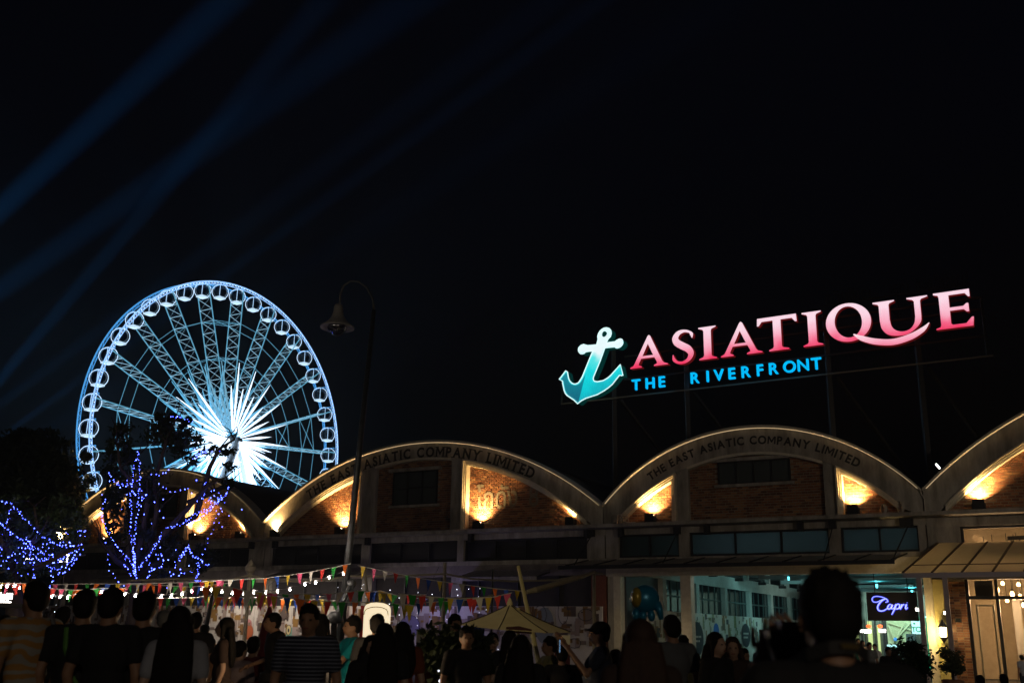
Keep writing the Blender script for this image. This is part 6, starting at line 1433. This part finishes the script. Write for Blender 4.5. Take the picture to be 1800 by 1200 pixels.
for t in PP:
    px,top,Y,face,label,hair,shirt,pants,fem,pose=t
    eyes=Y<16 and (face%360<60 or face%360>265)
    r,k,hc=person(px,top,Y,face,label,hair,shirt,pants,fem,pose,tilt=1 if 'bent' in label else 0,hairm=HBR if ('brown hair' in label or 'reddish' in label) else (GRY if 'grey cap' in label else HAIR),skin=SKIN2 if fem else SKIN,detail=(Y<6),eyes=eyes)
    if 'green-edged' in label or 'bag strap' in label:
        q=MB(); g='green' in label; pts=[Vector((.10,.10,1.44)),Vector((.09,.135,1.3)),Vector((.02,.14,1.1)),Vector((-.1,.13,.92))] if g else [Vector((-.12,.06,1.46)),Vector((-.14,.12,1.3)),Vector((-.17,.09,1.1)),Vector((-.2,.05,.95))]
        me=q.tube(pts,.018,6).mesh('strap'); me.materials.append(mat('green_strap',(.10,.28,.05),.6) if g else BLACK); o=bpy.data.objects.new('bag_strap',me); COL.objects.link(o); o.parent=r; o.scale=(k,k,k)
    if pose in('photo','phone'):
        q=MB(); z=1.47 if pose=='photo' else 1.25; y=-.43 if pose=='photo' else -.36; q.box((0,y,z),(.075,.01,.15)); me=q.mesh('phone'); me.materials.append(BLACK)
        w=empty('mobile_phone',Vector(r.location)+Vector((0,0,0)),'mobile phone, '+' '.join(label.split()[:9]),'phone','mobile phones',rz=r.rotation_euler.z)
        o=bpy.data.objects.new('phone_case',me); COL.objects.link(o); o.parent=w; o.scale=(k,k,k)
        q=MB(); q.box((0,y+.007,z),(.065,.004,.135)); me=q.mesh('screen'); me.materials.append(emis('phone_screen',(.3,.6,1),.9)); o=bpy.data.objects.new('screen',me); COL.objects.link(o); o.parent=w; o.scale=(k,k,k)
    if 'chest print' in label:
        q=MB(); 
        for i in range(5): q.ell((-.02+.02*i%3*.02,-.128,1.22+.03*i),.035-.004*i,.006,.012,8,5)
        me=q.mesh('chest_print'); me.materials.append(WHT); o=bpy.data.objects.new('chest_print',me); COL.objects.link(o); o.parent=r; o.scale=(k,k,k)
# foreground photographer
r,k,hc=person(1452,1000,2.95,184,'foreground person in a black tee seen from behind photographing the sign','short',BLK,JEAN,False,'photo',detail=True)
def fgpart(nm,q,m):
    me=q.mesh(nm,smooth=True); me.materials.append(m); o=bpy.data.objects.new(nm,me); COL.objects.link(o); o.parent=r; o.scale=(k,k,k); return o
cw=empty('camera_body',r.location,'black camera with a yellow-labelled neck strap held by the foreground photographer','camera',rz=r.rotation_euler.z)
def cpart(nm,q,m,par=cw,sc=True):
    me=q.mesh(nm,smooth=False); me.materials.append(m); o=bpy.data.objects.new(nm,me); COL.objects.link(o); o.parent=par; o.scale=(k,k,k); return o
q=MB(); q.box((.0,-.36,1.50),(.14,.07,.1)); q.box((0,-.36,1.56),(.06,.06,.04)); cpart('body_shell',q,BLACK)
q=MB(); q.tube([(0,-.4,1.495),(0,-.5,1.495)],.038,14); cpart('lens_barrel',q,BLACK)
def strap(y,z,x): return Vector((x,y,z))
q=MB(); pts=[Vector((-.075,-.34,1.52)),Vector((-.10,-.16,1.42)),Vector((-.105,-.03,1.455)),Vector((-.085,.045,1.485)),Vector((-.04,.085,1.505)),Vector((0,.095,1.508)),Vector((.04,.085,1.505)),Vector((.085,.045,1.485)),Vector((.105,-.03,1.455)),Vector((.10,-.16,1.42)),Vector((.075,-.34,1.52))]
for a,b in zip(pts[:-1],pts[1:]): q.bar(a,b,.006,.036)
cpart('neck_strap',q,mat('strap_black',(.02,.02,.02),.7))
q=MB(); q.bar(Vector((-.04,.098,1.508)),Vector((.012,.104,1.511)),.004,.013); cpart('strap_label',q,mat('strap_yellow',(.09,.06,.008),.7))
# ================= SEARCHLIGHT BEAMS & HAZE =================
HZ=bpy.data.materials.new('thin_haze'); HZ.use_nodes=True; n=HZ.node_tree.nodes; n.remove(n['Principled BSDF']); pv_=n.new('ShaderNodeVolumePrincipled'); pv_.inputs['Color'].default_value=(.75,.82,.9,1); pv_.inputs['Density'].default_value=.0007; pv_.inputs['Anisotropy'].default_value=.25
HZ.node_tree.links.new(pv_.outputs[0],n['Material Output'].inputs['Volume'])
if HAZE:
    q=MB(); q.box((-60,170,79),(700,420,160)); q.build('haze',HZ,kind='stuff')
beams=[((0,370),(400,0),-767,1075,3.2,1.1),((0,515),(600,90),-810,1075,3.2,.6),((0,672),(400,200),-350,1075,2.9,.55),((20,748),(140,668),-420,1075,1.6,.55),((333,467),(560,300),-500,1075,2.4,.28),((620,440),(760,330),-420,1075,3,.1)]
for i,(a,b,sx,sy,sz,st_) in enumerate(beams):
    Yb=175+8*i
    # source low behind the left edge of the view, aimed along the traced line
    p0=at(sx,sy,Yb); p0.z=max(p0.z,1.0)
    aim=at(b[0],b[1],Yb)
    w=empty('searchlight',p0,['searchlight throwing the topmost blue beam','searchlight throwing the second blue beam','searchlight throwing the steep blue beam','searchlight throwing the narrow low beam left of the wheel','searchlight throwing the faint beam above the wheel','searchlight throwing the faintest beam right of the wheel'][i]+' from beyond the left edge','searchlight','searchlights beyond the left edge')
    MB().lathe(p0,[(0,-.5),(.5,-.5),(.6,.4),(0,.4)],12,(aim-p0).normalized()).build('drum',BLACK,w)
    spot('search_beam',p0+(aim-p0).normalized()*.6,aim,BEAM*st_,(.03,.36,1),sz,w,blend=1.0,rad=.3)
